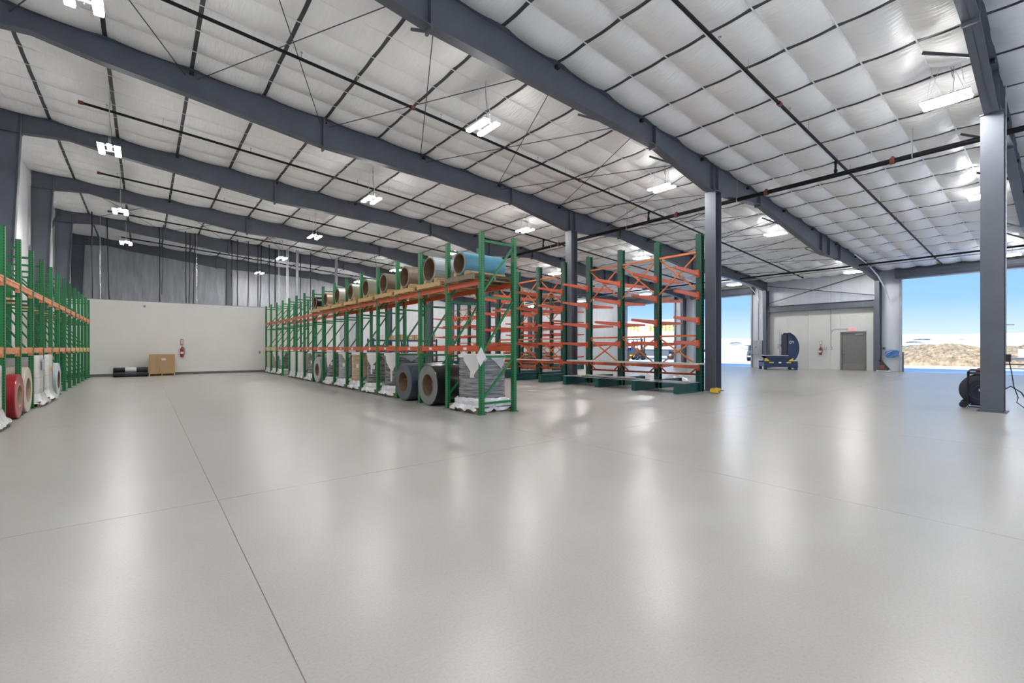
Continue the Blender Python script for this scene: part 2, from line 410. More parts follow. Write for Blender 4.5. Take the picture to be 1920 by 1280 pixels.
# white office partition in front of the far end
wp = empty_struct('wall_partition', 'low white partition wall across the far end of the aisle')
PY, PXR, PZ = 28.6, 9.4, 3.61
MB().box(((XW + .1 + PXR) / 2, PY + .08, PZ / 2), (PXR - XW - .1, .16, PZ)).build('front_board', GYP, wp)
MB().box((PXR - .08, (PY + .18 + Y1) / 2, PZ / 2), (.16, Y1 - PY - .3, PZ)).build('side_board', GYP, wp)
MB().box(((XW + .1 + PXR) / 2, PY + .08, PZ + .012), (PXR - XW - .1, .18, .024)).build('top_cap', LIGHTSTEEL, wp)
bb = MB().box(((XW + .1 + PXR) / 2, PY - .01, 0.06), (PXR - XW - .1, .02, .12)).build('baseboard_partition', BASEB)
struct(bb, 'grey baseboard along the white partition wall', 'baseboard')

# man door in the east wall
d1 = bpy.data.objects.new('door_1', None); C.objects.link(d1); struct(d1, 'closed grey metal exit door in the white east wall', 'door')
ya, yb = 7.85, 8.99
MB().box((XE + .0, ya - .03, 1.15), (.14, .07, 2.3)).box((XE, yb + .03, 1.15), (.14, .07, 2.3)).box((XE, (ya + yb) / 2, 2.29), (.14, yb - ya + .13, .07)).build('door_frame', GREYDOOR, d1)
leaf = MB().box((XE + .03, (ya + yb) / 2, 1.13), (.05, yb - ya, 2.25)).build('door_leaf', GREYDOOR, d1)
MB().box((XE - .002, (ya + yb) / 2, .2), (.01, yb - ya - .1, .36)).build('kick_plate', mat('dull_plate', (.22, .21, .2), .35, .5), leaf)
MB().tube((XE - .0, yb - .12, 1.06), (XE - .07, yb - .12, 1.06), .03).tube((XE - .06, yb - .12, 1.06), (XE - .1, yb - .12, 1.06), .045).build('door_knob', CHROME, leaf)
MB().box((XE - .04, ya + .25, 2.17), (.09, .42, .07)).build('door_closer', LIGHTSTEEL, leaf)

# ------------------------------------------------------------------ portal frames
PROF = [(-3.42, .66), (-2.8, .62), (-1.8, .46), (-.74, .58), (.73, .64), (3.9, .82), (5.2, .77), (10.65, .56), (13.5, .92), (14.35, .86), (17.1, .44), (21.0, .74), (23.7, .92), (25.9, .68), (30.5, .55), (33.2, .66)]
SPL = [3.9, 10.65, 17.1, 25.9]
def depth(x):
    for (a, b), (c, d) in zip(PROF, PROF[1:]):
        if a <= x <= c: return b + (d - b) * (x - a) / (c - a)
    return PROF[-1][1]
FW = 0.22
def rafter_segment(x0, x1):
    xs_ = [x0] + [p[0] for p in PROF if x0 < p[0] < x1] + [x1]
    mb = MB(); top = 0.02
    for a, b in zip(xs_, xs_[1:]):
        ta, tb, ba, bb_ = roof(a) - top, roof(b) - top, roof(a) - depth(a), roof(b) - depth(b)
        mb.prism([(a, ba), (b, bb_), (b, tb), (a, ta)], -.006, .006, 'XZ')
        mb.prism([(a, ta - .016), (b, tb - .016), (b, tb), (a, ta)], -FW / 2, FW / 2, 'XZ')
        mb.prism([(a, ba), (b, bb_), (b, bb_ + .018), (a, ba + .018)], -FW / 2, FW / 2, 'XZ')
    return mb.mesh('rafter_segment', STEEL)
cuts = [-3.42] + SPL + [33.2]
RSEG = [rafter_segment(a, b) for a, b in zip(cuts, cuts[1:])]
def splice(x):
    return MB().box((x, 0, roof(x) - depth(x) / 2 - .03), (.05, FW, depth(x) + .08)).mesh('splice_plate', STEEL)
SPM = [splice(x) for x in SPL]
def stiff(x):
    return MB().box((x, 0, roof(x) - depth(x) / 2), (.016, FW - .02, depth(x) - .06)).mesh('stiffener', STEEL)
STM = [stiff(x) for x in (13.74, 14.06, 23.4, 24.4)]
def wide_flange(h, dx, dy):
    return MB().box((-dx / 2 + .008, 0, h / 2), (.016, dy, h)).box((dx / 2 - .008, 0, h / 2), (.016, dy, h)).box((0, 0, h / 2), (dx - .032, .012, h))
ICOL_H = roof(13.9) - depth(13.9)
ICM = wide_flange(ICOL_H - .02, .37, .34).mesh('interior_column', STEEL)
ICB = MB().box((0, 0, .01), (.46, .44, .02)).mesh('base_plate', STEEL)
ICP = MB().box((0, 0, ICOL_H - .012), (.44, .36, .024)).mesh('cap_plate', STEEL)
def tapered_column(xo, xb, xt, zt):
    """outer flange at xo, inner flange from xb (floor) to xt (top)"""
    s_ = 1 if xt > xo else -1; mb = MB()
    mb.prism([(xo, 0), (xb, 0), (xt, zt), (xo, zt)], -.006, .006, 'XZ')
    mb.prism([(xb - .016 * s_, 0), (xb, 0), (xt, zt), (xt - .016 * s_, zt)], -FW / 2, FW / 2, 'XZ')
    mb.prism([(xo, 0), (xo + .016 * s_, 0), (xo + .016 * s_, zt), (xo, zt)], -FW / 2, FW / 2, 'XZ')
    return mb.mesh('side_column', STEEL)
WZ = roof(-2.8) - .62; EZ = roof(32.7) - .60
WCM = tapered_column(-3.42, -3.10, -2.8, WZ)
WST = MB().box((-3.11, 0, WZ + .0), (.62, FW, .02)).box((-2.795, 0, WZ + .3), (.03, FW, .66)).mesh('knee_plate', STEEL)
ECM = tapered_column(33.2, 32.82, 32.66, EZ)
FLYM = MB().bar((0, -.1, -.42), (0, -.75, -.03), .05, .05).mesh('fly_brace', DARKSTEEL)
FLYM2 = MB().bar((0, .1, -.42), (0, .75, -.03), .05, .05).mesh('fly_brace', DARKSTEEL)
CLIP = MB().box((0, -.05, -.10), (.09, .08, .07)).mesh('purlin_clip', BLACK)
FLAB = ['grey steel portal frame with its column at the far right foreground', 'grey steel portal frame with its column beside the cantilever rack end', 'grey steel portal frame with its column amid the cantilever racks', 'grey steel portal frame whose left column is cut by the picture edge', 'grey steel portal frame, second left column from the picture edge', 'grey steel portal frame, third left column from the picture edge', 'last grey steel portal frame, standing against the far end wall']
for i, y in enumerate(FY):
    fr = thing('portal_frame', FLAB[i], 'steel frame', (0, y, 0), group='portal frames')
    for m in RSEG: inst('rafter_segment', m, fr)
    for m in SPM: inst('splice_plate', m, fr)
    for m in STM: inst('stiffener', m, fr)
    if i < 6:
        ic = inst('interior_column', ICM, fr, (13.9, 0, .02)); inst('base_plate', ICB, ic, (0, 0, -.02)); inst('cap_plate', ICP, ic, (0, 0, 0))
    inst('side_column', WCM, fr); inst('knee_plate', WST, fr)
    inst('side_column', ECM, fr)
    for k in range(1, 22):
        x = PX0 + k * PDX
        if i < 5 and k % 2 == 0:
            q = inst('purlin_clip', CLIP, fr, (x, 0, roof(x)))
    for k in (4, 7, 9, 12, 14, 17, 19):
        x = PX0 + k * PDX
        if i < 3: inst('fly_brace', FLYM2, fr, (x, 0, roof(x) - depth(x) + .45))

# roof rod bracing, crossed rods between frames in two bays
def rod_pair(x0, x1, ya, yb, label, grp, r=.010):
    t = thing('rod_bracing', label, 'brace rod', ((x0 + x1) / 2, (ya + yb) / 2, roof((x0 + x1) / 2) - .19), group=grp)
    o = t.location
    for (a, b) in (((x0, ya), (x1, yb)), ((x1, ya), (x0, yb))):
        p, q = Vector((a[0], a[1], roof(a[0]) - .19)) - o, Vector((b[0], b[1], roof(b[0]) - .19)) - o
        MB().tube(p, q, r, 6).build('rod', DARKSTEEL, t)
ND = [-2.2 + 3.07 * i for i in range(12)]
for i in range(11):
    rod_pair(ND[i] + .12, ND[i + 1] - .12, FY[1] + .02, FY[2] - .02, 'thin crossed brace rods under the roof, %s pair from the left wall, nearer bay' % ORD[i], 'roof rods, nearer bay', .011)
    rod_pair(ND[i] + .12, ND[i + 1] - .12, FY[4] + .02, FY[5] - .02, 'thin crossed brace rods under the roof, %s pair from the left wall, farther bay' % ORD[i], 'roof rods, farther bay', .011)
# side wall bracing on the west wall (far bay) and the east wall portal beam with rods
t = thing('wall_bracing', 'dark diagonal wall braces between the left wall columns', 'brace', (XW + .25, FY[4], 0))
MB().bar((0, .1, 5.2), (0, 5.9, 8.0), .09, .09).build('diagonal_brace', DARKSTEEL, t)
MB().bar((0.1, .1, 5.2), (.1, 5.9, 2.6), .09, .09).build('diagonal_brace', DARKSTEEL, t)
t = thing('portal_beam', 'horizontal grey beam across the white wall above the exit door', 'beam', (XE - .3, (FY[1] + FY[2]) / 2, 3.75))
L = FY[2] - FY[1] - .3
MB().box((0, 0, .2), (.014, L, .40)).box((0, 0, .008), (.2, L, .016)).box((0, 0, .392), (.2, L, .016)).build('wide_flange_beam', STEEL, t)
for s_ in (-1, 1):
    MB().box((0, s_ * L / 2, -1.68), (.2, .1, 4.14)).build('end_post', STEEL, t)
t = thing('wall_rod_bracing', 'long crossed rods on the wall above the exit door', 'brace rod', (XE - .34, (FY[1] + FY[2]) / 2, 4.95))
MB().tube((0, -2.95, .85), (0, 2.95, -.62), .022, 6).build('rod', DARKSTEEL, t)
MB().tube((.05, 2.95, .58), (.05, -2.95, -.55), .022, 6).build('rod', DARKSTEEL, t)

# ------------------------------------------------------------------ sprinkler pipes
MAINX, MAINZ = 15.2, 6.22
mp_ = thing('sprinkler_main', 'thick black sprinkler main running the length of the hall', 'pipe', (MAINX, (Y0 + Y1) / 2, MAINZ))
L = Y1 - Y0 - .3
MB().tube((0, -L / 2, 0), (0, L / 2, 0), .065, 14).build('pipe', BLACKPIPE, mp_, smooth=True)
cm = MB().tube((0, -.05, 0), (0, .05, 0), .085, 14).box((0, 0, .09), (.05, .05, .05)).mesh('coupling', REDCAP)
for y in (3.0, 6.1, 9.2, 15.3, 21.4): inst('coupling', cm, mp_, (0, y - (Y0 + Y1) / 2, 0))
hz = roof(MAINX) - MAINZ
hm = MB().tube((0, 0, 0), (0, 0, hz), .007, 6).tube((0, -.012, 0), (0, .012, 0), .075, 12).mesh('hanger', GALV)
for k in range(9): inst('hanger', hm, mp_, (0, 2.2 + 4.4 * k - (Y0 + Y1) / 2 - 4, 0))
BR = [(4.25, -2.2, 31.2), (10.38, -1.3, 31.0), (16.35, -1.3, 29.8), (22.5, -1.3, 26.0), (28.5, -1.3, 23.0), (34.6, -1.0, 23.0)]
BL = ['nearest, passing over the camera aisle', 'second, with a red coupling mid span', 'third, red capped at its left end', 'fourth, ending left above the lights', 'fifth, above the white partition', 'farthest, near the end wall']
for i, (y, xa, xb) in enumerate(BR):
    dz = .36
    b = thing('sprinkler_branch', 'thin black sprinkler branch pipe under the roof, %s' % BL[i], 'pipe', (0, y, ROOF0 - dz), (0, SA, 0), 'sprinkler branch pipes')
    MB().tube((xa / CS, 0, 0), (xb / CS, 0, 0), .034, 10).build('pipe', BLACKPIPE, b, smooth=True)
    capm = MB().tube((xa / CS - .05, 0, 0), (xa / CS + .05, 0, 0), .05, 10).build('end_cap', REDCAP, b)
    MB().tube((xb / CS - .05, 0, 0), (xb / CS + .05, 0, 0), .05, 10).build('end_cap', BLACKPIPE, b)
    cp = MB().tube((-.05, 0, 0), (.05, 0, 0), .05, 10).mesh('coupling', REDCAP)
    for x in (5.2, 11.3, 22.0):
        if xa < x < xb: inst('coupling', cp, b, (x / CS, 0, 0))
    sh = MB().tube((0, 0, 0), (0, 0, .11), .012, 6).tube((0, 0, .11), (0, 0, .12), .03, 8).mesh('sprinkler_head', CHROME)
    hg = MB().tube((0, 0, 0), (0, 0, dz - .02), .005, 5).mesh('hanger', GALV)
    x = xa + .5
    while x < xb - .3:
        inst('sprinkler_head', sh, b, (x / CS, 0, .03)); inst('hanger', hg, b, ((x + 1.2) / CS, 0, 0)); x += 3.4
    # riser nipple to the main
    zr = (roof(MAINX) - dz) - MAINZ
    MB().tube((MAINX / CS, 0, 0), (MAINX / CS - SA * zr, 0, -zr), .03, 8).tube((MAINX / CS, 0, -.05), (MAINX / CS, 0, -.12), .045, 8).tube((MAINX / CS, 0, -zr + .08), (MAINX / CS, 0, -zr + .15), .045, 8).build('riser_nipple', BLACKPIPE, b)

# ------------------------------------------------------------------ lamps
def make_lamp():
    t = thing('high_bay_light', '', 'light')
    MB().box((-.16, 0, .026), (.13, .76, .02)).box((.16, 0, .026), (.13, .76, .02)).box((0, -.2, .045), (.40, .03, .02)).box((0, .2, .045), (.40, .03, .02)).box((0, 0, .075), (.10, .44, .04)).build('housing', LIGHTSTEEL, t)
    lm = MB().box((0, 0, 0), (.115, .74, .034)).mesh('led_bar', LENS)
    for s_ in (-1, 1): inst('led_bar', lm, t, (s_ * .16, 0, -.002))
    return t
lampP = make_lamp()
ROWS = [(-.7, [2.3, 9.0, 15.6, 22.4, 28.95, -4.0], 6.42), (6.1, [1.97, 8.63, 15.28, 22.04, 28.5, 35.0, -4.2], 6.45), (12.8, [1.67, 8.27, 14.95, 20.9, 28.0, 34.6, -4.4], 6.42), (20.7, [1.8, 7.95, 14.6, 21.2, 28.0, 34.6, -4.4], 6.15), (30.6, [1.9, 7.75, 14.3, 21.2, 28.0, 34.6, -4.4], 5.55)]
RN = ['leftmost row over the aisle', 'row over the green pallet rack', 'row along the interior columns', 'row past the cantilever racks', 'row along the door wall']
first = True
for ri, (x, yl, z) in enumerate(ROWS):
    vi = 0
    for yi, y in enumerate(sorted(yl)):
        dd = x * math.sin(THETA) + y * math.cos(THETA); uu = x * math.cos(THETA) - y * math.sin(THETA)
        seen = dd > .5 and -20 < 960 + F_PX * uu / dd < 1940 and HOR - F_PX * (z - CAM_H) / dd > -10
        o = lampP if first else copy_tree(lampP); first = False
        o.location = (x, y, z); o['label'] = 'lit LED high bay light, %s from the camera, %s' % (ORD[vi], RN[ri]) if seen else 'lit LED high bay light outside the picture, %s, number %s' % (RN[ri], ['one', 'two', 'three', 'four'][yi]); vi += seen; o['group'] = 'high bay lights'
        hh = roof(x) - z - .03
        MB().tube((0, -.3, .05), (0, -.08, hh), .004, 5).tube((0, .3, .05), (0, .08, hh), .004, 5).build('hanging_wire', STRAP, o)
        MB().path([(0.02, -.1, .09), (.04, -.12, .4), (.0, -.1, hh * .6), (.05, -.06, hh)], .006, 5).build('power_cord', LIGHTSTEEL, o)

# ------------------------------------------------------------------ pallet racks
RB = 1.297
POST_H = 3.66
def post_mesh(h):
    return MB().box((0, 0, h / 2), (.076, .098, h)).mesh('post', GREEN)
def foot_mesh():
    return MB().box((0, 0, .006), (.16, .14, .012)).mesh('foot_plate', GREENP)
FOOT = foot_mesh()
def beam_mesh(L, m):
    mb = MB().box((0, 0, 0), (.045, L, .108)).box((.022, 0, .035), (.03, L - .1, .03))
    for s_ in (-1, 1): mb.box((-.004, s_ * (L / 2 - .02), -.025), (.06, .055, .185))
    return mb.mesh('beam', m)
def build_rack(label, xf, xb, ys, h, levels, beam_m, tagx, open_bays=()):
    """one continuous run: posts with cross braces, beams on both sides at each level"""
    t = thing('pallet_rack', label, 'pallet rack', ((xf + xb) / 2, ys[0], 0))
    PMh = post_mesh(h); dx = (xb - xf) / 2; sgn = 1 if xb > xf else -1
    W = abs(xb - xf) - .07
    br = []
    zs = [.22, 1.16, 2.36, h - .17]
    for z in zs: br.append(MB().box((0, 0, z), (W, .035, .045)).mesh('brace', GREENP))
    for a, b in zip(zs, zs[1:]):
        br.append(MB().bar((-sgn * W / 2, 0, a + .1), (sgn * W / 2, 0, b - .05), .035, .045, up=(0, 1, 0)).mesh('brace', GREENP))
    for i, y in enumerate(ys):
        pf = inst('post', PMh, t, (-dx, y - ys[0], 0)); inst('foot_plate', FOOT, pf)
        pb = inst('post', PMh, t, (dx, y - ys[0], 0)); inst('foot_plate', FOOT, pb)
        for m in br: inst('brace', m, pf, (dx, 0, 0))
    TM = MB().box((0, 0, 0), (.004, .12, .055)).mesh('tag', TAG)
    for lv, z in enumerate(levels):
        for i in range(len(ys) - 1):
            L = ys[i + 1] - ys[i] - .10; m = beam_m(lv, i)
            yc = (ys[i] + ys[i + 1]) / 2 - ys[0]
            for s_ in (-1, 1):
                key = ('beam', round(L, 3), m.name)
                if key not in BMC: BMC[key] = beam_mesh(L, m)
                b = inst('beam', BMC[key], t, (s_ * (dx + .0 - .0) , yc, z - .054), (0, 0, 0 if s_ < 0 else PI))
                if lv == 0 and s_ == tagx: inst('tag', TM, b, (-.026 , (.1 if i % 2 else -.08), .0))
    return t
BMC = {}
RX0, RX1, RY0 = 5.25, 6.08, 7.47
RYS = [RY0 + RB * i for i in range(17)]
build_rack('long green pallet rack with orange beams right of the aisle, holding coils', RX0, RX1, RYS, POST_H, (1.375, 2.72), lambda lv, i: YELLOWBEAM if (lv == 0 and i >= 14) else ORANGE, -1)
LX0, LX1 = -1.95, -2.70
LYS = [11.87 + 1.323 * i for i in range(-1, 13)]
build_rack('green pallet rack with orange beams tinted pale for strong light along the left wall', LX0, LX1, LYS, 3.49, (1.34, 2.60), lambda lv, i: (YELLOWBEAM if i >= 8 else PALEORANGE) if lv == 0 else PALEORANGE, -1)

# ------------------------------------------------------------------ pallets and coils
def pallet_parts(parent, w=1.05, d=1.0, m=None, z=0):
    """d runs along X, w along Y"""
    m = m or WOOD
    if ('pl', w, d, m.name) not in BMC:
        BMC[('pl', w, d, m.name)] = (MB().box((0, 0, 0), (d, .09, .018)).mesh('deck_board', m), MB().box((0, 0, 0), (.045, w, .09)).mesh('stringer', m))
    db, st = BMC[('pl', w, d, m.name)]
    for k in range(3): inst('stringer', st, parent, ((k - 1) * (d / 2 - .03), 0, z + .063))
    for k in range(7):
        inst('deck_board', db, parent, (0, (k - 3) * (w / 2 - .045) / 3, z + .117))
    for k in (-1, 0, 1):
        inst('deck_board', db, parent, (0, k * (w / 2 - .045), z + .009))
def coil(name, label, loc, R, r, length, m_out, m_face, core=True, axis='X', group=None, core_m=None):
    """wound coil lying on its side, bore along local X"""
    t = thing(name, label, 'coil', loc, group=group)
    e_ = .012; h = length / 2
    MB().lathe([(R - e_, -h), (R, -h + e_), (R, h - e_), (R - e_, h)], 48, 0, 'X').build('outer_wrap', m_out, t, smooth=True)
    for s_ in (-1, 1):
        q = []; n = 7
        for k in range(n + 1):
            rr = r + (R - e_ - r) * k / n; q.append((rr, s_ * (h - (.004 if k % 2 else 0))))
        MB().lathe(q, 48, 0, 'X').build('coil_face', m_face, t, smooth=True)
    if core:
        MB().lathe([(r, -h), (r, h), (r - .018, h + .004), (r - .018, -h - .004)], 40, 0, 'X', closed=True).build('core_tube', core_m or CARDCORE, t, smooth=True)
    return t
# floor coils right rack
def floorcoil(label, x, y, R, r, L, out, face, **k):
    return coil('steel_coil', label, (x, y, R), R, r, L, out, face, **k)
CBK, CBKF = coil_mat('black_strip', (.006, .006, .007), .3), coil_mat('grey_strip_edge', (.19, .20, .20), .45)
CSL, CSLF = coil_mat('slate_strip', (.055, .075, .105), .35), coil_mat('slate_strip_edge', (.085, .10, .115), .45)
c1 = floorcoil('black painted coil on the floor under the rack, standing on edge', 5.70, RYS[1] + .71, .475, .265, 1.15, CBK, CBKF)
MB().box((-.40, .02, .0), (.003, .20, .10)).build('marking_card', CARDCORE, c1)
c2 = floorcoil('slate blue coil on the floor beside the black coil', 5.70, RYS[2] + .70, .475, .265, 1.15, CSL, CSLF)
MB().box((-.35, .238, .08), (.16, .006, .10)).build('sticker', mat('orange_sticker', (.85, .22, .03), .5), c2)
MB().box((-.45, .05, -.245), (.12, .1, .006)).build('sticker', PAPER, c2)
c3 = floorcoil('light grey coil on the floor, farther along the rack', 5.70, RYS[8] + .62, .50, .25, 1.0, coil_mat('pale_blue_strip', (.28, .33, .38), .35), coil_mat('grey_edge', (.42, .43, .43), .45))

def wrapped_load(label, x, y, col, R=.49, zt=1.16, flap=None, square=False, tan=False, pw=1.08, card=True, seed=0):
    t = thing('wrapped_coil_pallet', label, 'wrapped pallet', (x, y, 0), group='wrapped pallets on the floor')
    pallet_parts(t, pw, 1.0, GREYWOOD)
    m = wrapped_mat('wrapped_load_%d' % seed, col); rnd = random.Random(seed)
    z0 = .135
    if square:
        n = 40; prof = []
        v = []; zsx = [z0, z0 + (zt - z0) * .5 - .008, z0 + (zt - z0) * .5, z0 + (zt - z0) * .5 + .008, zt - .03, zt]
        def sq(k, r):
            a = 2 * PI * k / n + PI / n; c, s_ = math.cos(a), math.sin(a); q = (abs(c) ** 7 + abs(s_) ** 7) ** (-1 / 7); return c * q * r, s_ * q * r
        for j, z in enumerate(zsx):
            r = R * (.985 if j == 2 else .97 if j == 5 else 1)
            for k in range(n):
                a, b = sq(k, r); v.append((a, b, z))
        f = [(j * n + k, j * n + (k + 1) % n, (j + 1) * n + (k + 1) % n, (j + 1) * n + k) for j in range(len(zsx) - 1) for k in range(n)]
        f.append(tuple(range((len(zsx) - 1) * n, len(zsx) * n)))
        body = MB().add(v, f).build('wrapped_stack', m, t, smooth=True)
    else:
        rows = 22; prof = []
        for k in range(rows + 1):
            prof.append((R + rnd.uniform(-.005, .005), z0 + (zt - z0) * k / rows))
        prof += [(R - .02, zt + .006), (.26, zt + .004), (.25, zt - .1)]
        body = MB().lathe(prof, 40).build('wrapped_coil', m, t, smooth=True)
    # gathered film skirt over the pallet
    n = 44; v = []; lev = [(R + .012, .30), (R + .03, .24), (.54, .165), (.59, .10), (.60, .05)]
    for j, (r, z) in enumerate(lev):
        for k in range(n):
            a = 2 * PI * k / n; c, s_ = math.cos(a), math.sin(a); p = 2 + 4.5 * j / 4 if not square else 7
            q = (abs(c) ** p + abs(s_) ** p) ** (-1 / p)
            jj = rnd.uniform(-1, 1)
            rr = (r if j < 2 else min(r, .60)) * (q if j > 0 or square else 1) * (1 if j < 2 else .93) + jj * .018 * j / 4
            zz = z + jj * .015 + (rnd.uniform(-.02, .045) if j == 4 else 0)
            v.append((c * rr, s_ * rr, zz))
    f = [(j * n + k, j * n + (k + 1) % n, (j + 1) * n + (k + 1) % n, (j + 1) * n + k) for j in range(len(lev) - 1) for k in range(n)]
    MB().add(v, f).build('film_skirt', WRAP, t, smooth=True)
    def drape(a0, wtop, depth_, tail=0, ztop=None):
        """triangular paper flap lying on the round side"""
        zt_ = ztop or zt; q = []
        Rr = R + .012
        rowsd = [(0, wtop), (.25, wtop * .95), (.55, wtop * .55), (.85, wtop * .18), (1, wtop * .03)] if not tail else [(0, wtop), (.3, wtop * .7), (.5, wtop * .3), (.56, wtop * .12), (1, wtop * .1)]
        v, m_ = [], 9
        for tt, ww_ in rowsd:
            for k in range(m_):
                a = a0 + ww_ * (k / (m_ - 1) - .5); v.append((Rr * math.cos(a), Rr * math.sin(a), zt_ - depth_ * tt))
        ff = [(j * m_ + k, j * m_ + k + 1, (j + 1) * m_ + k + 1, (j + 1) * m_ + k) for j in range(len(rowsd) - 1) for k in range(m_ - 1)]
        MB().add(v, ff).build('paper_flap', PAPER, t, smooth=True)
    if not square:
        MB().lathe([(R + .012, zt - .045), (R + .010, zt + .012), (R - .03, zt + .02), (.25, zt + .016)], 40).build('paper_cap', PAPER, t, smooth=True)
        for fl in (flap or []): drape(*fl)
    if card and not square:
        a = PI + .55; v = [((R + .014) * math.cos(a + da), (R + .014) * math.sin(a + da), z) for z in (zt - .46, zt - .34) for da in (-.09, .0, .09)]
        MB().add(v, [(0, 1, 4, 3), (1, 2, 5, 4)]).build('label_sheet', PAPER, t)
    return t
A1 = PI + .35; A2 = -PI / 2 - .25
RXC = 5.70
def bayc(i): return RYS[i] + RB / 2
wrapped_load('clear film wrapped dark coil on a pallet at the near end of the rack', RXC, bayc(0) - .02, (.11, .115, .13), .50, 1.185, [(A1 + .25, 1.0, .42), (A2 + .55, 1.1, .28), (A2 - .35, .5, .22)], seed=1)
wrapped_load('film wrapped dark coil with a white paper funnel, next to the slate coil', RXC, bayc(3), (.045, .043, .043), .49, 1.17, [(A1 + .15, 1.15, .75, 1), (A2 + .3, 1.3, .2)], seed=2)
wrapped_load('film wrapped charcoal coil with a white paper funnel tail, second along', RXC, bayc(4), (.06, .057, .055), .49, 1.17, [(A1 + .05, 1.2, .6, 1), (A2 + .3, 1.3, .3)], seed=3)
wrapped_load('film wrapped tan cardboard coil under the right rack', RXC, bayc(5), (.40, .27, .14), .49, 1.17, [(A2 + .3, 1.1, .2)], seed=4)
wrapped_load('film wrapped mid grey coil under the right rack', RXC, bayc(6), (.20, .22, .24), .49, 1.17, [(A1 + .4, .7, .3), (A2 + .3, 1.1, .25)], seed=5)
wrapped_load('film wrapped brown black coil with a slanting paper flap', RXC, bayc(7), (.055, .045, .042), .49, 1.17, [(A1 - .2, 1.4, .55), (A2 + .3, 1.1, .25)], seed=6)
wrapped_load('white film wrapped stack beyond the light grey coil, nearer of two', RXC, bayc(10), (.62, .62, .61), .48, 1.17, square=True, seed=8)
wrapped_load('white film wrapped stack beyond the light grey coil, farther of two', RXC, bayc(11), (.64, .64, .63), .48, 1.17, square=True, seed=9)
wrapped_load('film wrapped dark green coil with a paper funnel near the far end', RXC, bayc(13), (.05, .07, .065), .48, 1.17, [(A1 + .15, 1.1, .7, 1)], seed=10)
wrapped_load('film wrapped beige stack at the far end of the right rack', RXC, bayc(15), (.50, .44, .34), .48, 1.10, square=True, seed=11)
wrapped_load('film wrapped brown coil one bay before the far beige stack', RXC, bayc(14), (.16, .13, .11), .48, 1.15, [(A1 + .2, 1.1, .4)], seed=12)
wrapped_load('film wrapped brown coil behind the light grey floor coil', RXC, bayc(9), (.11, .085, .075), .47, 1.17, [(A1 + .5, .8, .25), (A2 + .3, 1.1, .25)], seed=7)
# left rack loads
wrapped_load('white film wrapped pallet at the left edge of the picture', -2.32, 11.1, (.60, .60, .60), .45, 1.05, square=True, seed=13, pw=1.0)
wrapped_load('white film wrapped stack with printed labels beside the cream coil', -2.32, 15.17, (.66, .65, .63), .45, 1.17, square=True, seed=14, pw=1.0)
wrapped_load('white film wrapped stack with an orange label under the left rack', -2.32, 16.48, (.66, .65, .63), .45, 1.17, square=True, seed=15, pw=1.0)
for o in list(bpy.data.objects):
    if o.get('label', '').startswith('white film wrapped stack with an orange'):
        MB().box((.475, .0, .80), (.004, .22, .11)).build('orange_label', mat('orange_label_ink', (.85, .35, .10), .5), o)
    if o.get('label', '').startswith('white film wrapped stack with printed'):
        MB().box((.475, .05, .95), (.004, .35, .25)).build('printed_label', mat('grey_print', (.55, .57, .62), .5, vary=.4, nscale=40), o)
floorcoil('red painted coil standing under the left rack', -2.22, 12.62, .42, .235, .74, coil_mat('red_strip', (.33, .012, .022), .3), coil_mat('red_strip_edge', (.42, .09, .11), .35), core_m=mat('tan_core', (.42, .31, .2), .7))
floorcoil('cream coil standing behind the red coil', -2.24, 13.68, .47, .26, .72, coil_mat('cream_strip', (.62, .54, .42), .35), coil_mat('cream_edge', (.64, .59, .5), .4), core_m=mat('tan_core', (.42, .31, .2), .7))
floorcoil('pale blue white coil standing farther along the left rack', -2.22, 17.9, .46, .25, .7, coil_mat('pale_strip', (.55, .60, .64), .35), coil_mat('pale_edge', (.60, .65, .69), .4))

# top level: pallets with hollow rolls
TOPZ = 2.72
tops = [('sky blue', (.10, .30, .42), .25), ('silver blue film wrapped', (.30, .36, .40), .30), ('taupe', (.22, .17, .13), .28), ('dull brown', (.24, .19, .145), .27), ('pale sage', (.40, .42, .31), .27), ('light khaki', (.43, .44, .33), .27), ('off white speckled', (.52, .50, .44), .27), ('tan', (.38, .29, .18), .25), ('black', (.01, .01, .012), .24)]
TP = []
for i, (nm, col, R) in enumerate(tops):
    y = bayc(i)
    p = thing('wood_pallet', 'wooden pallet on the top beams under the %s roll' % nm, 'pallet', (5.66, y, TOPZ), group='pallets on the top beams')
    pallet_parts(p, 1.1, 1.12, GREYWOOD if i == 0 else WOOD)
    for s_ in (-1, 1):
        MB().prism([(-.06, 0), (.06, 0), (.06, .09), (-.06, .09)], -.5, .5, 'YZ').build('chock_board', WOOD, p, (0, s_ * (R * .80), .127))
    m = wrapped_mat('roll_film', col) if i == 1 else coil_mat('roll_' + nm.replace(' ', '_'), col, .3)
    zr = TOPZ + .127 + R + .012
    t = coil('hollow_roll', '%s hollow roll lying on a pallet on the top beams' % nm, (5.66, y, zr), R, R - .035, 1.06, m, coil_mat('roll_edge', (.40, .35, .29), .5), group='rolls on the top beams')

# loose sheet of paper hung at the near corner post
o = MB().add([(0, 0, .19), (-.10, .02, .0), (-.02, .0, -.2), (.10, -.03, -.02)], [(0, 1, 2, 3)]).add([(0.002, 0.002, .19), (-.098, .022, .0), (-.018, .002, -.2), (.102, -.028, -.02)], [(3, 2, 1, 0)]).build('paper_sheet', PAPER, None, (5.19, 7.40, 1.17))
tag(o, 'white paper sheet hanging at the near corner post of the rack', 'paper')

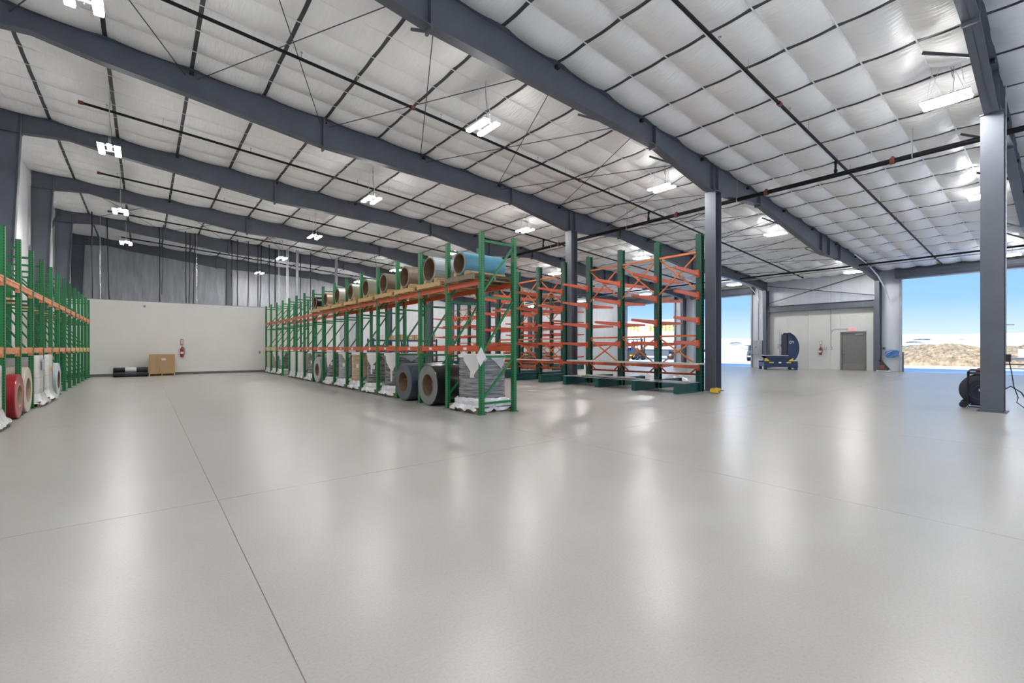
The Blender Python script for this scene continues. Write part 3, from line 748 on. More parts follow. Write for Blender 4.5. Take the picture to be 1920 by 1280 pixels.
# ------------------------------------------------------------------ cantilever racks
CX = 13.3
AZ = [.77, 1.47, 2.18, 2.95, 3.62]
ARM = MB().prism([(0, -.07), (0, .07), (-1.28, .075), (-1.28, .005)], -.035, .035, 'XZ').box((.0, 0, -.01), (.05, .10, .24)).mesh('arm', ORANGE)
ARM2 = MB().prism([(0, -.07), (0, .07), (1.28, .075), (1.28, .005)], -.035, .035, 'XZ').box((.0, 0, -.01), (.05, .10, .24)).mesh('arm', ORANGE)
CPOST = MB().box((-.10, 0, 2.42), (.014, .16, 4.84)).box((.10, 0, 2.42), (.014, .16, 4.84)).box((0, 0, 2.42), (.2, .05, 4.84)).mesh('post', DGREEN)
CBASE = MB().box((-.72, 0, .15), (1.24, .012, .26)).box((-.72, 0, .012), (1.24, .14, .024)).box((-.72, 0, .288), (1.24, .14, .024)).box((-1.34, 0, .15), (.012, .14, .29)).mesh('base_foot', DGREENP)
CBASE2 = MB().box((.72, 0, .15), (1.24, .012, .26)).box((.72, 0, .012), (1.24, .14, .024)).box((.72, 0, .288), (1.24, .14, .024)).box((1.34, 0, .15), (.012, .14, .29)).mesh('base_foot', DGREENP)
def cantilever(label, x, ys_, skip=(), skip_all=()):
    t = thing('cantilever_rack', label, 'cantilever rack', (x, ys_[0], 0), group='cantilever racks')
    for i, y in enumerate(ys_):
        yy = y - ys_[0]
        p = inst('post', CPOST, t, (0, yy, 0)); inst('base_foot', CBASE, t, (0, yy, 0))
        if i not in skip: inst('base_foot', CBASE2, t, (0, yy, 0))
        for z in AZ:
            inst('arm', ARM, t, (-.13, yy, z))
            if i not in skip: inst('arm', ARM2, t, (.13, yy, z - .02))
    for i in range(len(ys_) - 1):
        a, b = ys_[i] - ys_[0] + .06, ys_[i + 1] - ys_[0] - .06
        for z in (4.3, 1.72, .52):
            MB().bar((0, a, z), (0, b, z), .045, .06).build('strut', ORANGE2 if z > 1 else ORANGE, t)
        for z0, z1 in ((4.24, 3.1), (1.66, .78)):
            MB().bar((-.02, a, z0), (-.02, b, z1), .03, .045).build('cross_brace', ORANGE2, t)
            MB().bar((.02, b, z0), (.02, a, z1), .03, .045).build('cross_brace', ORANGE2, t)
        for y_, s_ in ((a, 1), (b, -1)):
            MB().bar((0, y_, .75), (0, y_ + s_ * .24, .55), .03, .04).build('knee_brace', ORANGE2, t)
    return t
UA = [7.26, 8.73, 10.23, 11.74]
UB = [13.09, 14.59, 16.05, 17.55]
cantilever('green and orange cantilever rack nearest the door wall, long planks on it', CX, UA, skip=(0,))
cantilever('green and orange cantilever rack behind the end of the pallet rack', CX, UB, skip=(0,))
cantilever('distant cantilever rack near the far end of the hall', 19.3, [27.6, 29.1, 30.6, 32.1])
cantilever('distant cantilever rack loaded with flat stock beyond the columns', 20.5, [19.8, 21.3, 22.8, 24.3])
def plank(label, x, y0, y1, z, w, h, m, name='metal_plank'):
    o = MB().box((0, 0, h / 2), (w, y1 - y0, h)).build(name, m, None, (x, (y0 + y1) / 2, z)); return tag(o, label, 'plank', 'stock on the cantilever racks')
ATOP = AZ[0] + .078
plank('long pale metal trim plank on the front arms of the near cantilever rack', 12.42, 6.9, 11.95, ATOP, .28, .05, mat('pale_trim', (.55, .55, .50), .4, .2))
plank('long tan trim plank lying behind the pale plank', 12.85, 6.95, 11.9, ATOP, .3, .04, mat('tan_trim', (.48, .44, .36), .4))
plank('thin white board on the lowest arms of the second cantilever rack', 12.4, 13.0, 17.4, ATOP, .5, .025, mat('white_trim', (.75, .73, .70), .4))
plank('brown flat bars on the second arms of the second cantilever rack', 12.5, 14.0, 17.6, AZ[1] + .078, .35, .04, mat('brown_trim', (.22, .12, .07), .5))
BT = .303
plank('thin grey sheet metal spanning the feet of the near cantilever rack', 12.52, 7.1, 12.0, BT, .85, .012, GALV, 'sheet_metal')
plank('narrow dark sheet lying on the grey sheet metal', 12.45, 8.6, 11.2, BT + .013, .38, .018, mat('dark_sheet', (.06, .06, .065), .35), 'sheet_metal')
plank('crumpled pale offcut on the sheet metal stack', 12.7, 9.3, 11.4, BT + .032, .35, .02, mat('pale_offcut', (.6, .58, .54), .35, .3), 'sheet_metal')
plank('short galvanised strip at the sheet metal stack top', 12.38, 9.5, 10.9, BT + .032, .16, .02, GALV, 'sheet_metal')
for k in range(6):
    plank('%s flat bundle in a rusty stack beyond the second cantilever rack' % ORD[k].capitalize(), 17.6, 19.0, 22.0, .12 + k * .17, 1.0, .12, mat('rust_stock', (.20, .09, .05), .6, vary=.3), 'stock_bundle')

# white grey heap bags behind the feet
for k, (x, y) in enumerate(((15.2, 9.2), (15.2, 10.45))):
    rnd = random.Random(k); mb = MB(); n, mm = 14, 7; v = []
    for j in range(mm + 1):
        ph = PI / 2 * j / mm
        for i in range(n):
            a = 2 * PI * i / n; r = math.cos(ph) * (1 + rnd.uniform(-.1, .1))
            v.append((r * .38 * math.cos(a), r * .5 * math.sin(a), .34 * math.sin(ph) * (1 + rnd.uniform(-.1, .1)) + .0))
    f = [(j * n + i, j * n + (i + 1) % n, (j + 1) * n + (i + 1) % n, (j + 1) * n + i) for j in range(mm) for i in range(n)] + [tuple(range(n))[::-1]]
    o = mb.add(v, f).build('plastic_bundle', WRAP, None, (x, y, 0), smooth=True)
    tag(o, ['crumpled clear plastic bundle behind the near cantilever rack, nearer one', 'crumpled clear plastic bundle behind the near cantilever rack, farther one'][k], 'bundle')

# ------------------------------------------------------------------ things at the partition
t = thing('cardboard_crate', 'big plain cardboard box on a pallet against the white partition', 'box', (.66, 27.95, 0))
pallet_parts(t, .8, 1.0, WOOD)
MB().box((0, 0, .13 + .445), (.98, .78, .89)).build('carton', CARD, t)
MB().box((0, 0, 1.028), (.99, .79, .012)).build('carton_lid', mat('pale_cardboard', (.56, .38, .22), .75), t)
MB().box((.06, -.3925, .80), (.17, .005, .10)).build('label_sheet', PAPER, t)
MB().box((-.1, -.3925, .26), (.012, .004, .24)).build('carton_seam', CARDCORE, t)
k = 0
for (yo, zz) in ((27.60, .115), (27.85, .115), (28.1, .115), (27.72, .315), (27.97, .315)):
    t = thing('wrapped_roll', ['front lower black roll with a pale middle sleeve beside the cardboard box', 'middle lower black roll with a pale sleeve beside the box', 'rear lower black roll with a pale sleeve against the partition', 'front upper black roll with a white middle sleeve beside the box', 'rear upper black roll with a white sleeve on the pile'][k], 'roll', (-.50, yo, zz), group='black rolls by the partition')
    MB().lathe([(.0, -.62), (.10, -.62), (.113, -.60), (.113, .60), (.10, .62), (0, .62)], 20, 0, 'X').build('black_film', BLACK, t, smooth=True)
    MB().lathe([(.113, -.2), (.116, -.195), (.116, .2), (.113, .205)], 20, 0, 'X').build('white_sleeve', PAPER if zz > .2 else mat('dark_sleeve', (.03, .035, .06), .5), t, smooth=True)
    k += 1
def extinguisher(name, label, slabel, loc, rz):
    t = thing('fire_extinguisher', label, 'fire extinguisher', loc, (0, 0, rz))
    MB().lathe([(0, -.24), (.06, -.24), (.075, -.22), (.075, .12), (.06, .18), (.025, .21), (.025, .25), (0, .25)], 18, c=(0, -.09, 0)).build('cylinder', RED, t, smooth=True)
    MB().box((0, -.09, .27), (.03, .09, .03)).box((0, -.11, .31), (.025, .1, .018)).build('handle', BLACK, t)
    MB().path([(.02, -.09, .25), (.09, -.1, .2), (.1, -.1, .0), (.08, -.1, -.12)], .012, 6).build('hose', BLACK, t)
    MB().box((0, -.09, -.03), (.13, .154, .12)).build('instruction_label', PAPER, t)
    s_ = MB().box((0, -.006, 0), (.13, .012, .34)).build('sign_plate', PAPER, None)
    st = thing('extinguisher_sign', slabel, 'sign', (loc[0], loc[1], loc[2] + .50), (0, 0, rz)); s_.parent = st
    MB().box((-.052, -.014, 0), (.016, .004, .30)).box((.052, -.014, 0), (.016, .004, .30)).box((0, -.014, .14), (.1, .004, .02)).build('red_border', RED, st)
    MB().prism([(-.05, -.08), (.05, -.08), (0, -.15)], -.016, -.012, 'XZ').build('arrow', RED, st)
extinguisher('a', 'red fire extinguisher hung on the white partition', 'small extinguisher sign on the white partition', (1.48, PY, 1.13), 0)
extinguisher('b', 'red fire extinguisher hung on the east wall left of the door', 'small extinguisher sign on the east wall', (XE - .01, 10.09, 1.15), PI / 2 * -1)
o = MB().box((0, -.02, 0), (.09, .04, .09)).tube((0, -.04, 0), (0, -.07, 0), .025, 10).build('wall_sensor', mat('grey_plastic', (.3, .3, .3), .5), None, (.0, PY, 3.38)); tag(o, 'small grey sensor near the top of the partition', 'sensor')
o = MB().box((0, -.02, 0), (.08, .04, .13)).box((0, -.042, 0), (.03, .006, .05)).build('wall_switch', mat('grey_plastic', (.3, .3, .3), .5), None, (5.0, PY, 1.10)); tag(o, 'small switch box at the right end of the partition', 'switch')
# hanging cables and conduits above the partition
HC = [(-2.04, 'd'), (-1.5, 'd'), (-1.75, 's'), (.63, 'd'), (.78, 'k'), (1.77, 'd'), (2.0, 'd'), (2.23, 'd'), (2.3, 's'), (4.03, 'd'), (4.25, 'd'), (4.8, 'd'), (5.36, 'd'), (5.59, 'd'), (5.88, 'd'), (6.33, 'd'), (6.42, 'k'), (6.54, 'w'), (6.84, 'w'), (6.93, 'w'), (7.46, 'p'), (7.84, 'd'), (8.26, 'd')]
rnd = random.Random(3)
HC.sort(); CNT = {}
for x, k in HC:
    CNT[k] = CNT.get(k, -1) + 1; od = ORD[CNT[k]]
    y = 30.6 + rnd.uniform(0, .9); zt = roof(x) - .035; zb = 2.6 if k != 'k' else 4.2
    dx = rnd.uniform(-.12, .12) if k in 'dk' else 0; n = 7; mz = [(zt + (zb - zt) * q / n) for q in range(n + 1)]
    pts = [(dx * (q / n) + (rnd.uniform(-.015, .015) if k in 'dks' else 0), rnd.uniform(-.01, .01) if k in 'dks' else 0, mz[q] - zb) for q in range(n + 1)]
    r = {'d': .026, 's': .013, 'k': .016, 'w': .022, 'p': .08}[k]
    m = {'d': BLACK, 's': CHROME, 'k': BLACK, 'w': STRAP, 'p': LIGHTSTEEL}[k]
    o = MB().path(pts, r, 8).build({'d': 'hanging_cable', 's': 'foil_strip', 'k': 'hanging_cable', 'w': 'conduit', 'p': 'vent_pipe'}[k], m, None, (x, y, zb), smooth=True)
    lab = {'d': 'black cable hanging down behind the white partition, %s from the left' % od, 's': 'shiny foil strip hanging behind the partition, %s from the left' % od, 'k': 'short loose black cable dangling above the partition, %s from the left' % od, 'w': 'thin white conduit dropping behind the partition, %s from the left' % od, 'p': 'thick grey vent pipe rising behind the rack posts, farther one'}[k]
    tag(o, lab, {'d': 'cable', 's': 'foil strip', 'k': 'cable', 'w': 'conduit', 'p': 'pipe'}[k], 'hanging lines above the partition')
o = MB().tube((0, 0, 0), (0, 0, roof(9.77) - .02), .085, 12).tube((0, 0, 1.0), (0, 0, 1.08), .1, 12).build('vent_pipe', LIGHTSTEEL, None, (9.95, 31.0, 0), smooth=True); tag(o, 'thick grey vent pipe rising behind the rack posts, nearer the center', 'pipe')

# ------------------------------------------------------------------ far shelf with boxes, beyond the racks
t = thing('storage_shelf', 'dark blue storage shelf with boxes far behind the pallet rack', 'shelf', (14.4, 30.2, 0))
for sx_ in (-2.4, -.1, .1, 2.4):
    for sy_ in (-.5, .5): MB().box((sx_, sy_, 1.0), (.08, .08, 2.0)).build('shelf_post', NAVY, t)
for z in (.35, 1.1, 1.86):
    MB().box((0, 0, z), (4.9, 1.1, .10)).build('shelf_board', NAVY, t)
rnd = random.Random(11)
bi = 0
for z in (.4, 1.15, 1.91):
    x = -2.25
    while x < 2.1:
        w = rnd.uniform(.45, .8); h = rnd.uniform(.28, .5)
        if rnd.random() < (.85 if z > 1.5 else .75):
            q = thing('carton', '%s carton from the left on the %s board of the far blue shelf' % (ORD[bi], {.4: 'lowest', 1.15: 'middle', 1.91: 'top'}[z]), 'box', (14.4 + x + w / 2, 30.05, z), group='cartons on the far shelf')
            MB().box((0, 0, h / 2), (w - .06, .6, h)).build('carton_body', rnd.choice([CARD, CARD, mat('white_carton', (.7, .69, .67), .7), mat('dark_carton', (.12, .07, .05), .7)]), q)
            MB().box((0, -.302, h * .6), (w * .35, .004, h * .3)).build('label_sheet', PAPER, q)
            bi += 1
        x += w
    bi = 0

# ------------------------------------------------------------------ coil tilter
t = thing('coil_tilter', 'navy blue coil tilting machine with a C shaped cradle by the white wall', 'machine', (30.95, 11.75, 0), (0, 0, math.radians(-52)))
t.scale = (1.05, 1.0, 1.3)
W_ = 1.78; D_ = 1.15
for sx_ in (-W_ / 2 + .08, W_ / 2 - .08):
    for sy_ in (-D_ / 2 + .06, D_ / 2 - .06): MB().box((sx_, sy_, .07), (.15, .12, .14)).build('leg', NAVY, t)
MB().box((0, -D_ / 2 + .05, .27), (W_, .1, .28)).box((0, D_ / 2 - .05, .27), (W_, .1, .28)).box((-W_ / 2 + .05, 0, .25), (.1, D_ - .2, .2)).box((W_ / 2 - .05, 0, .25), (.1, D_ - .2, .2)).build('base_frame', NAVY, t)
def cradle(y):
    cx0, cz0, R = -.30 + .05, .98, .92
    pts = []
    pts += [(-.80, .66), (.42, .66), (.42, 1.72), (.56, 1.76)]
    for k in range(13):
        a = math.radians(88 - k * 11.5); pts.append((.42 + .60 * math.cos(a) * 1.0, 1.03 + .73 * math.sin(a)))
    pts += [(.30, .32), (-.45, .32)]
    return MB().prism(pts, y - .02, y + .02, 'XZ')
for y in (-D_ / 2 + .16, D_ / 2 - .16): cradle(y).build('cradle_plate', NAVY, t)
MB().box((-.19, 0, .675), (1.26, D_ - .2, .04)).build('bed_plate', mat('worn_bed', (.45, .46, .48), .35, .4), t)
MB().box((.36, 0, 1.19), (.05, D_ - .25, 1.0)).build('back_plate', BLACK, t)
v, f = [], []
for k in range(13):
    a = math.radians(88 - k * 11.5); x, z = .42 + .59 * math.cos(a), 1.03 + .72 * math.sin(a); v += [(x, -D_ / 2 + .18, z), (x, D_ / 2 - .18, z)]
f = [(2 * k, 2 * k + 1, 2 * k + 3, 2 * k + 2) for k in range(12)]
MB().add(v, f).build('curved_shell', mat('navy_shell', (.008, .02, .06), .35), t, smooth=True)
for x in (-.72, .52): MB().prism([(-.14, 0), (.14, 0), (.14 if x > 0 else -.02, .13), (-.14 if x < 0 else .08, .13)], -D_ / 2 + .0, -D_ / 2 + .03, 'XZ').build('roller_guard', YELLOW, t, (x, 0, .41))
for x in (-.5, .42): MB().box((x, -D_ / 2 - .003, .34), (.24, .006, .05)).build('warning_strip', YELLOW, t)
MB().box((-.05, -D_ / 2 - .003, .34), (.14, .006, .06)).build('name_plate', TAG, t)
MB().box((W_ / 2 - .1, -D_ / 2 + .3, .2), (.34, .4, .26)).build('hydraulic_unit', LIGHTSTEEL, t)
MB().box((W_ / 2 + .02, -D_ / 2 + .3, .28), (.1, .2, .1)).build('valve_block', mat('lime_hose', (.4, .55, .1), .5), t)
def text_mesh(txt, size, m, parent, loc, rot, name='lettering', ext=.003):
    c = bpy.data.curves.new(name, 'FONT'); c.body = txt; c.size = size; c.extrude = ext; c.align_x = 'CENTER'; c.align_y = 'CENTER'
    o = bpy.data.objects.new(name, c); C.objects.link(o)
    bpy.context.view_layer.update()
    me = bpy.data.meshes.new_from_object(o.evaluated_get(bpy.context.evaluated_depsgraph_get()))
    bpy.data.objects.remove(o); bpy.data.curves.remove(c)
    me.materials.clear(); me.materials.append(m)
    return inst(name, me, parent, loc, rot)
text_mesh('CM', .17, TAG, t, (.60, -D_ / 2 + .133, 1.30), (PI / 2, 0, 0))

# ------------------------------------------------------------------ east wall fittings
t = thing('exit_sign', 'red lit exit sign above the grey door', 'sign', (XE - .05, 8.42, 2.47), (0, 0, -PI / 2))
MB().box((0, 0, 0), (.42, .06, .2)).build('sign_body', EXITW, t)
text_mesh('EXIT', .19, EXITRED, t, (0, -.034, 0), (PI / 2, 0, 0))
def conduit(name, label, pts, r=.016, m=GALV, cat='conduit'):
    o0 = Vector(pts[-1]); o = MB().path([Vector(p) - o0 for p in pts], r, 6).build(name, m, None, o0, smooth=True); return tag(o, label, cat)
conduit('conduit', 'thin grey conduit dropping from the roof left of the exit door', [(XE - .05, 9.55, 5.75), (XE - .05, 9.55, 4.2), (XE - .05, 9.55, 3.0), (XE - .05, 9.55, 1.40)])
conduit('conduit', 'short bent conduit feeding the exit sign', [(XE - .05, 8.66, 2.52), (XE - .05, 9.3, 2.52), (XE - .05, 9.47, 2.44), (XE - .05, 9.53, 2.25)])
for k, (y, lb) in enumerate(((9.55, 'switch box at the foot of the wall conduit'), (9.98 - .14, 'small outlet box between conduit and extinguisher'))):
    t = thing('switch_box', lb, 'switch', (XE - .03, y, 1.33), (0, 0, -PI / 2)); MB().box((0, 0, 0), (.11, .06, .16)).build('box', GALV, t); MB().box((0, -.033, 0), (.04, .006, .08)).build('rocker', TAG, t)
t = thing('disconnect_box', 'grey electrical box on a thin pole behind the coil tilter', 'electrical box', (XE - .1, 12.45, 0)); MB().tube((0, 0, .3), (0, 0, 2.6), .022, 8).build('conduit', GALV, t); MB().box((0, 0, 1.45), (.12, .26, .34)).build('box', mat('box_grey', (.42, .43, .44), .4), t); MB().box((-.07, -.1, 1.5), (.03, .05, .12)).build('lever', RED, t)
t = thing('hose_coil', 'blue air hose coiled on the wall beside the right door opening', 'hose', (XE - .12, 6.55, 1.02))
for k in range(9):
    pts = []; rr = .25 - .021 * k
    for i in range(25):
        a = 2 * PI * i / 24; pts.append((-.012 * (k % 4) + .01 * math.sin(3 * a + k), rr * 1.3 * math.cos(a + .3 * k) + .03 * math.sin(2.3 * k), rr * math.sin(a) * .85 + .025 * math.sin(2 * a + 1.7 * k)))
    MB().path(pts, .014, 6).build('hose_loop', BLUEHOSE, t, smooth=True)
MB().tube((.1, 0, .05), (-.14, 0, .05), .02, 8).build('hook', BLACK, t)
t = thing('floor_jack', 'small dark machine stand on the floor by the right door jamb', 'tool stand', (32.45, 6.78, 0), (0, 0, -PI / 2))
MB().box((0, 0, .05), (.62, .35, .06)).build('tray', PAPER, t); MB().box((-.02, 0, .10), (.42, .25, .05)).build('foot', BLACK, t)
MB().bar((.22, 0, .12), (-.16, 0, .62), .13, .12).build('arm', mat('dark_tool', (.05, .03, .03), .5), t); MB().box((-.06, 0, .25), (.2, .18, .26)).build('motor', mat('dull_red', (.2, .07, .05), .5), t); MB().tube((-.16, -.1, .62), (-.16, .1, .62), .06, 10).build('head', BLACK, t)
t = thing('outlet_box', 'grey outlet box on the wall above the machine stand', 'outlet', (XE - .05, 6.93, 1.32)); MB().box((0, 0, 0), (.1, .16, .16)).build('box', mat('blue_grey_box', (.25, .30, .4), .4), t); MB().box((-.055, 0, 0), (.01, .06, .09)).build('socket', BLACK, t)
conduit('flexible_duct', 'curved white conduit hanging from the roof at the door jamb', [(27.5, 6.9, 6.0), (29.5, 6.85, 5.75), (31.3, 6.8, 5.3), (32.5, 6.7, 4.6), (33.05, 6.65, 4.1)], .03, STRAP)
conduit('flexible_duct', 'curved white conduit under the roof left of the white wall', [(28.5, 14.0, 6.0), (30.5, 14.0, 5.85), (32.0, 13.9, 5.5), (32.9, 13.8, 5.0), (33.0, 13.75, 4.6)], .03, STRAP)
conduit('conduit', 'long dark cable run along the roof near the door wall', [(29.2, Y0 + .5, 5.74), (29.2, 8.0, 5.68), (29.1, 11.0, 5.70), (29.2, 20.0, 5.72), (29.2, 34.0, 5.72)], .045, BLACKPIPE)
conduit('conduit', 'thin bright conduit parallel to the dark cable run', [(29.75, Y0 + .5, 5.66), (29.75, 12.0, 5.64), (29.75, 34.0, 5.66)], .025, GALV)
conduit('conduit', 'twin grey conduits on the wall left of the coil tilter', [(XE - .06, 13.85, 5.6), (XE - .06, 13.85, 4.0), (XE - .06, 13.85, 1.8)], .03, GALV)
t = thing('electrical_panel', 'flat grey electrical panel on the wall by the middle door opening', 'electrical panel', (XE - .12, 13.85, 1.25)); MB().box((0, 0, .15), (.14, .62, .95)).build('cabinet', mat('panel_grey', (.34, .35, .38), .45), t); MB().box((-.075, .1, .15), (.012, .05, .09)).build('latch', BLACK, t); MB().box((-.073, 0, .15), (.006, .56, .88)).build('panel_door', mat('panel_grey', (.34, .35, .38), .45), t)

# ------------------------------------------------------------------ right foreground: power drop, reel cart, yellow tray
t = thing('power_drop', 'thin vertical power pole with a black box hanging beside the near column', 'power drop', (14.55, .95, 1.12))
MB().tube((0, 0, .05), (0, 0, roof(14.55) - 1.14), .016, 8).build('conduit', GALV, t)
MB().box((0, 0, .0), (.16, .16, .16)).box((.0, .08, .03), (.1, .1, .08)).build('outlet_box', mat('dark_box', (.05, .05, .055), .5), t)
MB().bar((-.05, .12, .72), (.05, -.12, .72), .02).build('bracket', GALV, t)
MB().path([(0, -.05, -.05), (.05, -.09, -.35), (-.03, -.12, -.6), (.06, -.18, -.85), (.02, -.16, -.95), (.1, -.3, -1.10), (.1, -.8, -1.112)], .009, 6).build('cord', BLACK, t)
t = thing('hose_reel_cart', 'black hose reel on a wheeled cart behind the near right column', 'hose reel', (14.6, 1.33, 0), (0, 0, math.radians(-86)))
# local x = along the visible disc, local y = away from camera
for s_ in (-1, 1):
    MB().lathe([(.04, .0), (.10, -.006), (.11, .004), (.20, .004), (.21, -.006), (.33, -.002), (.352, .012), (.33, .026), (.21, .03), (.20, .02), (.11, .02), (.10, .03), (.04, .024)], 40, 0, 'Y', closed=True).build('reel_disc', mat('reel_dark', (.020, .020, .042), .4), t, (0, s_ * .17, .40), smooth=True)
MB().lathe([(.30, -.16), (.31, -.1), (.29, 0), (.31, .1), (.30, .16)], 32, 0, 'Y', c=(0, 0, .40)).build('hose_winding', BLACK, t, smooth=True)
MB().tube((0, -.24, .40), (0, .24, .40), .03, 10).build('axle', CHROME, t)
for s_ in (-1, 1):
    MB().path([(.36, s_ * .24, .03), (-.18, s_ * .24, .03), (-.20, s_ * .24, .06), (-.20, s_ * .24, .80), (-.17, s_ * .24, .84), (.3, s_ * .24, .84)], .016, 6).build('cart_frame', BLACK, t, smooth=True)
    MB().tube((-.27, s_ * .27, .075), (-.27, s_ * .31, .075), .07, 16).build('wheel', BLACK, t)
MB().tube((-.27, -.27, .075), (-.27, .27, .075), .012, 6).build('wheel_axle', GALV, t)
MB().box((.05, 0, .775), (.46, .44, .05)).build('tool_tray', mat('dark_tray', (.09, .085, .09), .5), t)
MB().lathe([(0, -.05), (.12, -.05), (.14, 0), (.1, .06), (0, .08)], 18, c=(.05, -.05, .83)).build('red_lid', mat('dull_red_cap', (.35, .06, .06), .5), t, smooth=True)
MB().path([(.3, -.2, .4), (.45, -.25, .52), (.6, -.3, .40), (.68, -.3, .22)], .012, 6).build('hose_end', BLACK, t)
t = thing('yellow_tool_tray', 'yellow slotted metal tray on the floor at the column foot', 'tray', (13.28, 6.76, 0), (0, 0, math.radians(15)))
MB().box((0, 0, .06), (.42, .22, .08)).build('tray_body', YELLOW, t)
for x in (-.17, -.05, .07, .18): MB().box((x, 0, .115), (.03, .22, .03)).build('rib', YELLOW, t)
for x in (-.12, .0, .12): MB().box((x, -.112, .06), (.06, .004, .035)).build('slot', BLACK, t)
for x in (-.15, .15): MB().box((x, 0, .01), (.06, .2, .02)).build('skid', BLACK, t)
MB().tube((-.1, 0, .12), (-.1, 0, .16), .02, 8).tube((.1, 0, .12), (.1, 0, .16), .02, 8).build('bolt_head', CHROME, t)

# ------------------------------------------------------------------ outside
def ground_z(x, y):
    return .033 * max(0, x - 56) * (1 + .12 * math.sin(y * .05) + .06 * math.sin(y * .17 + x * .05)) if x < 260 else .033 * 204 - .03 * (x - 260)
gx = [XE + .45, 40, 46, 52, 58] + [64 + 8 * k for k in range(26)] + [300, 360]; gy = [-160 + 10 * k for k in range(48)]
v = [(x, y, ground_z(x, y) - .02 + (random.uniform(-.25, .25) if x > 70 else 0)) for x in gx for y in gy]
f = [(i * len(gy) + j, (i + 1) * len(gy) + j, (i + 1) * len(gy) + j + 1, i * len(gy) + j + 1) for i in range(len(gx) - 1) for j in range(len(gy) - 1)]
o = MB().add(v, f).build('ground', SNOW, smooth=True); struct(o, 'bright snowy ground rising gently outside the doors', 'ground')
MB().add([(-80, -160, -.03), (XE + .45, -160, -.03), (XE + .45, Y0 - .2, -.03), (-80, Y0 - .2, -.03)], [(0, 1, 2, 3)]).build('yard', SNOW, o)
rnd = random.Random(5)
v, nx, ny = [], 70, 220
for i in range(nx + 1):
    for j in range(ny + 1):
        u, w = i / nx, j / ny; x = 47 + 14 * u; y = -16 + 32 * w
        hgt = 1.5 * math.sin(PI * u) ** .6 * min(1, 4 * w) * min(1, 10 * (1 - w)) if 0 < u < 1 else 0
        v.append((x + rnd.uniform(-.05, .05), y + rnd.uniform(-.05, .05), max(-.05, hgt * (1 + .10 * math.sin(y * 1.1) + .06 * math.sin(y * 2.7 + x)) + rnd.uniform(-.07, .07) * (hgt > .1)) - .06 * (hgt == 0)))
f = [(i * (ny + 1) + j, (i + 1) * (ny + 1) + j, (i + 1) * (ny + 1) + j + 1, i * (ny + 1) + j + 1) for i in range(nx) for j in range(ny)]
o = MB().add(v, f).build('dirt_pile', DIRT); tag(o, 'long pile of dry tan dirt outside the right door', 'dirt pile')
bm_s = []
for s_ in range(3):
    rr = random.Random(s_); mb = MB(); v = []; n, m_ = 10, 5
    for j in range(m_ + 1):
        ph = PI / 2 * j / m_
        for i in range(n):
            a = 2 * PI * i / n; k = rr.uniform(.7, 1.25); v.append((math.cos(ph) * math.cos(a) * k, math.cos(ph) * math.sin(a) * k, math.sin(ph) * .45 * rr.uniform(.8, 1.2)))
    f = [(j * n + i, j * n + (i + 1) % n, (j + 1) * n + (i + 1) % n, (j + 1) * n + i) for j in range(m_) for i in range(n)]
    bm_s.append(mb.add(v, f).mesh('scrub_bush', SCRUB))
bush = []
while len(bush) < 30:
    x = rnd.uniform(68, 170); y = x * rnd.choice([rnd.uniform(.36, .52), rnd.uniform(.08, .22)])
    if all((x - a) ** 2 + (y - b) ** 2 > 20 for a, b in bush): bush.append((x, y))
for k, (x, y) in enumerate(bush):
    o = inst('scrub_bush', bm_s[k % 3], None, (x, y, ground_z(x, y) - .15)); s_ = rnd.uniform(.5, 1.3); o.scale = (s_, s_ * 1.6, s_ * .8)
    tag(o, 'low grey scrub bush on the snowy slope outside', 'bush', 'scrub bushes on the snowy slope')
# trailer with yellow lettering
t = thing('box_trailer', 'white box trailer with yellow lettering parked outside the far door opening', 'trailer', (47.5, 33.0, 0))
TW = mat('trailer_white', (.72, .74, .78), .45)
MB().box((1.2, 0, 2.95), (2.5, 13.5, 3.5)).build('body', TW, t)
MB().box((1.2, 0, 1.05), (2.2, 13.3, .3)).build('chassis', mat('chassis_grey', (.09, .09, .10), .5), t)
for y in (-4.6, -3.4, 4.4, 5.6):
    w_ = MB().lathe([(.2, -.14), (.46, -.14), (.5, -.08), (.5, .12), (.46, .14), (.2, .14)], 24, 0, 'X', c=(.2, y, .5), closed=True).build('wheel', BLACK, t, smooth=True)
    MB().tube((.08, y, .5), (.3, y, .5), .24, 14).build('hub', LIGHTSTEEL, w_)
MB().box((-.0, -1.0, .75), (.05, 4.5, .7)).build('side_skirt', mat('skirt_grey', (.12, .13, .14), .5), t)
rnd = random.Random(9)
YL = mat('lettering_yellow', (.85, .68, .12), .5); YD = mat('lettering_outline', (.35, .25, .08), .5)  # dark outline strokes behind the yellow letters
for (ya_, yb_, arch) in ((.7, 4.3, .35), (-4.2, -.6, .05)):
    n = 7
    for k in range(n):
        y = yb_ + (ya_ - yb_) * (k + .5) / n; zc = 3.75 + arch * math.sin(PI * (k + .5) / n); s_ = rnd.uniform(-.12, .12)
        MB().bar((-.075, y + .14, zc - .38), (-.075, y + .14 + s_, zc + .38), .03, .15, up=(0, 1, 0)).bar((-.075, y - .1, zc - .38), (-.075, y - .1 - s_, zc + rnd.uniform(.0, .38)), .03, .12, up=(0, 1, 0)).bar((-.075, y + .14, zc + rnd.uniform(-.1, .3)), (-.075, y - .12, zc + rnd.uniform(-.2, .3)), .03, .12).build('lettering', YL, t)
        MB().bar((-.058, y + .06, zc - .42), (-.058, y + .06 + s_, zc + .34), .02, .22, up=(0, 1, 0)).build('letter_outline', YD, t)
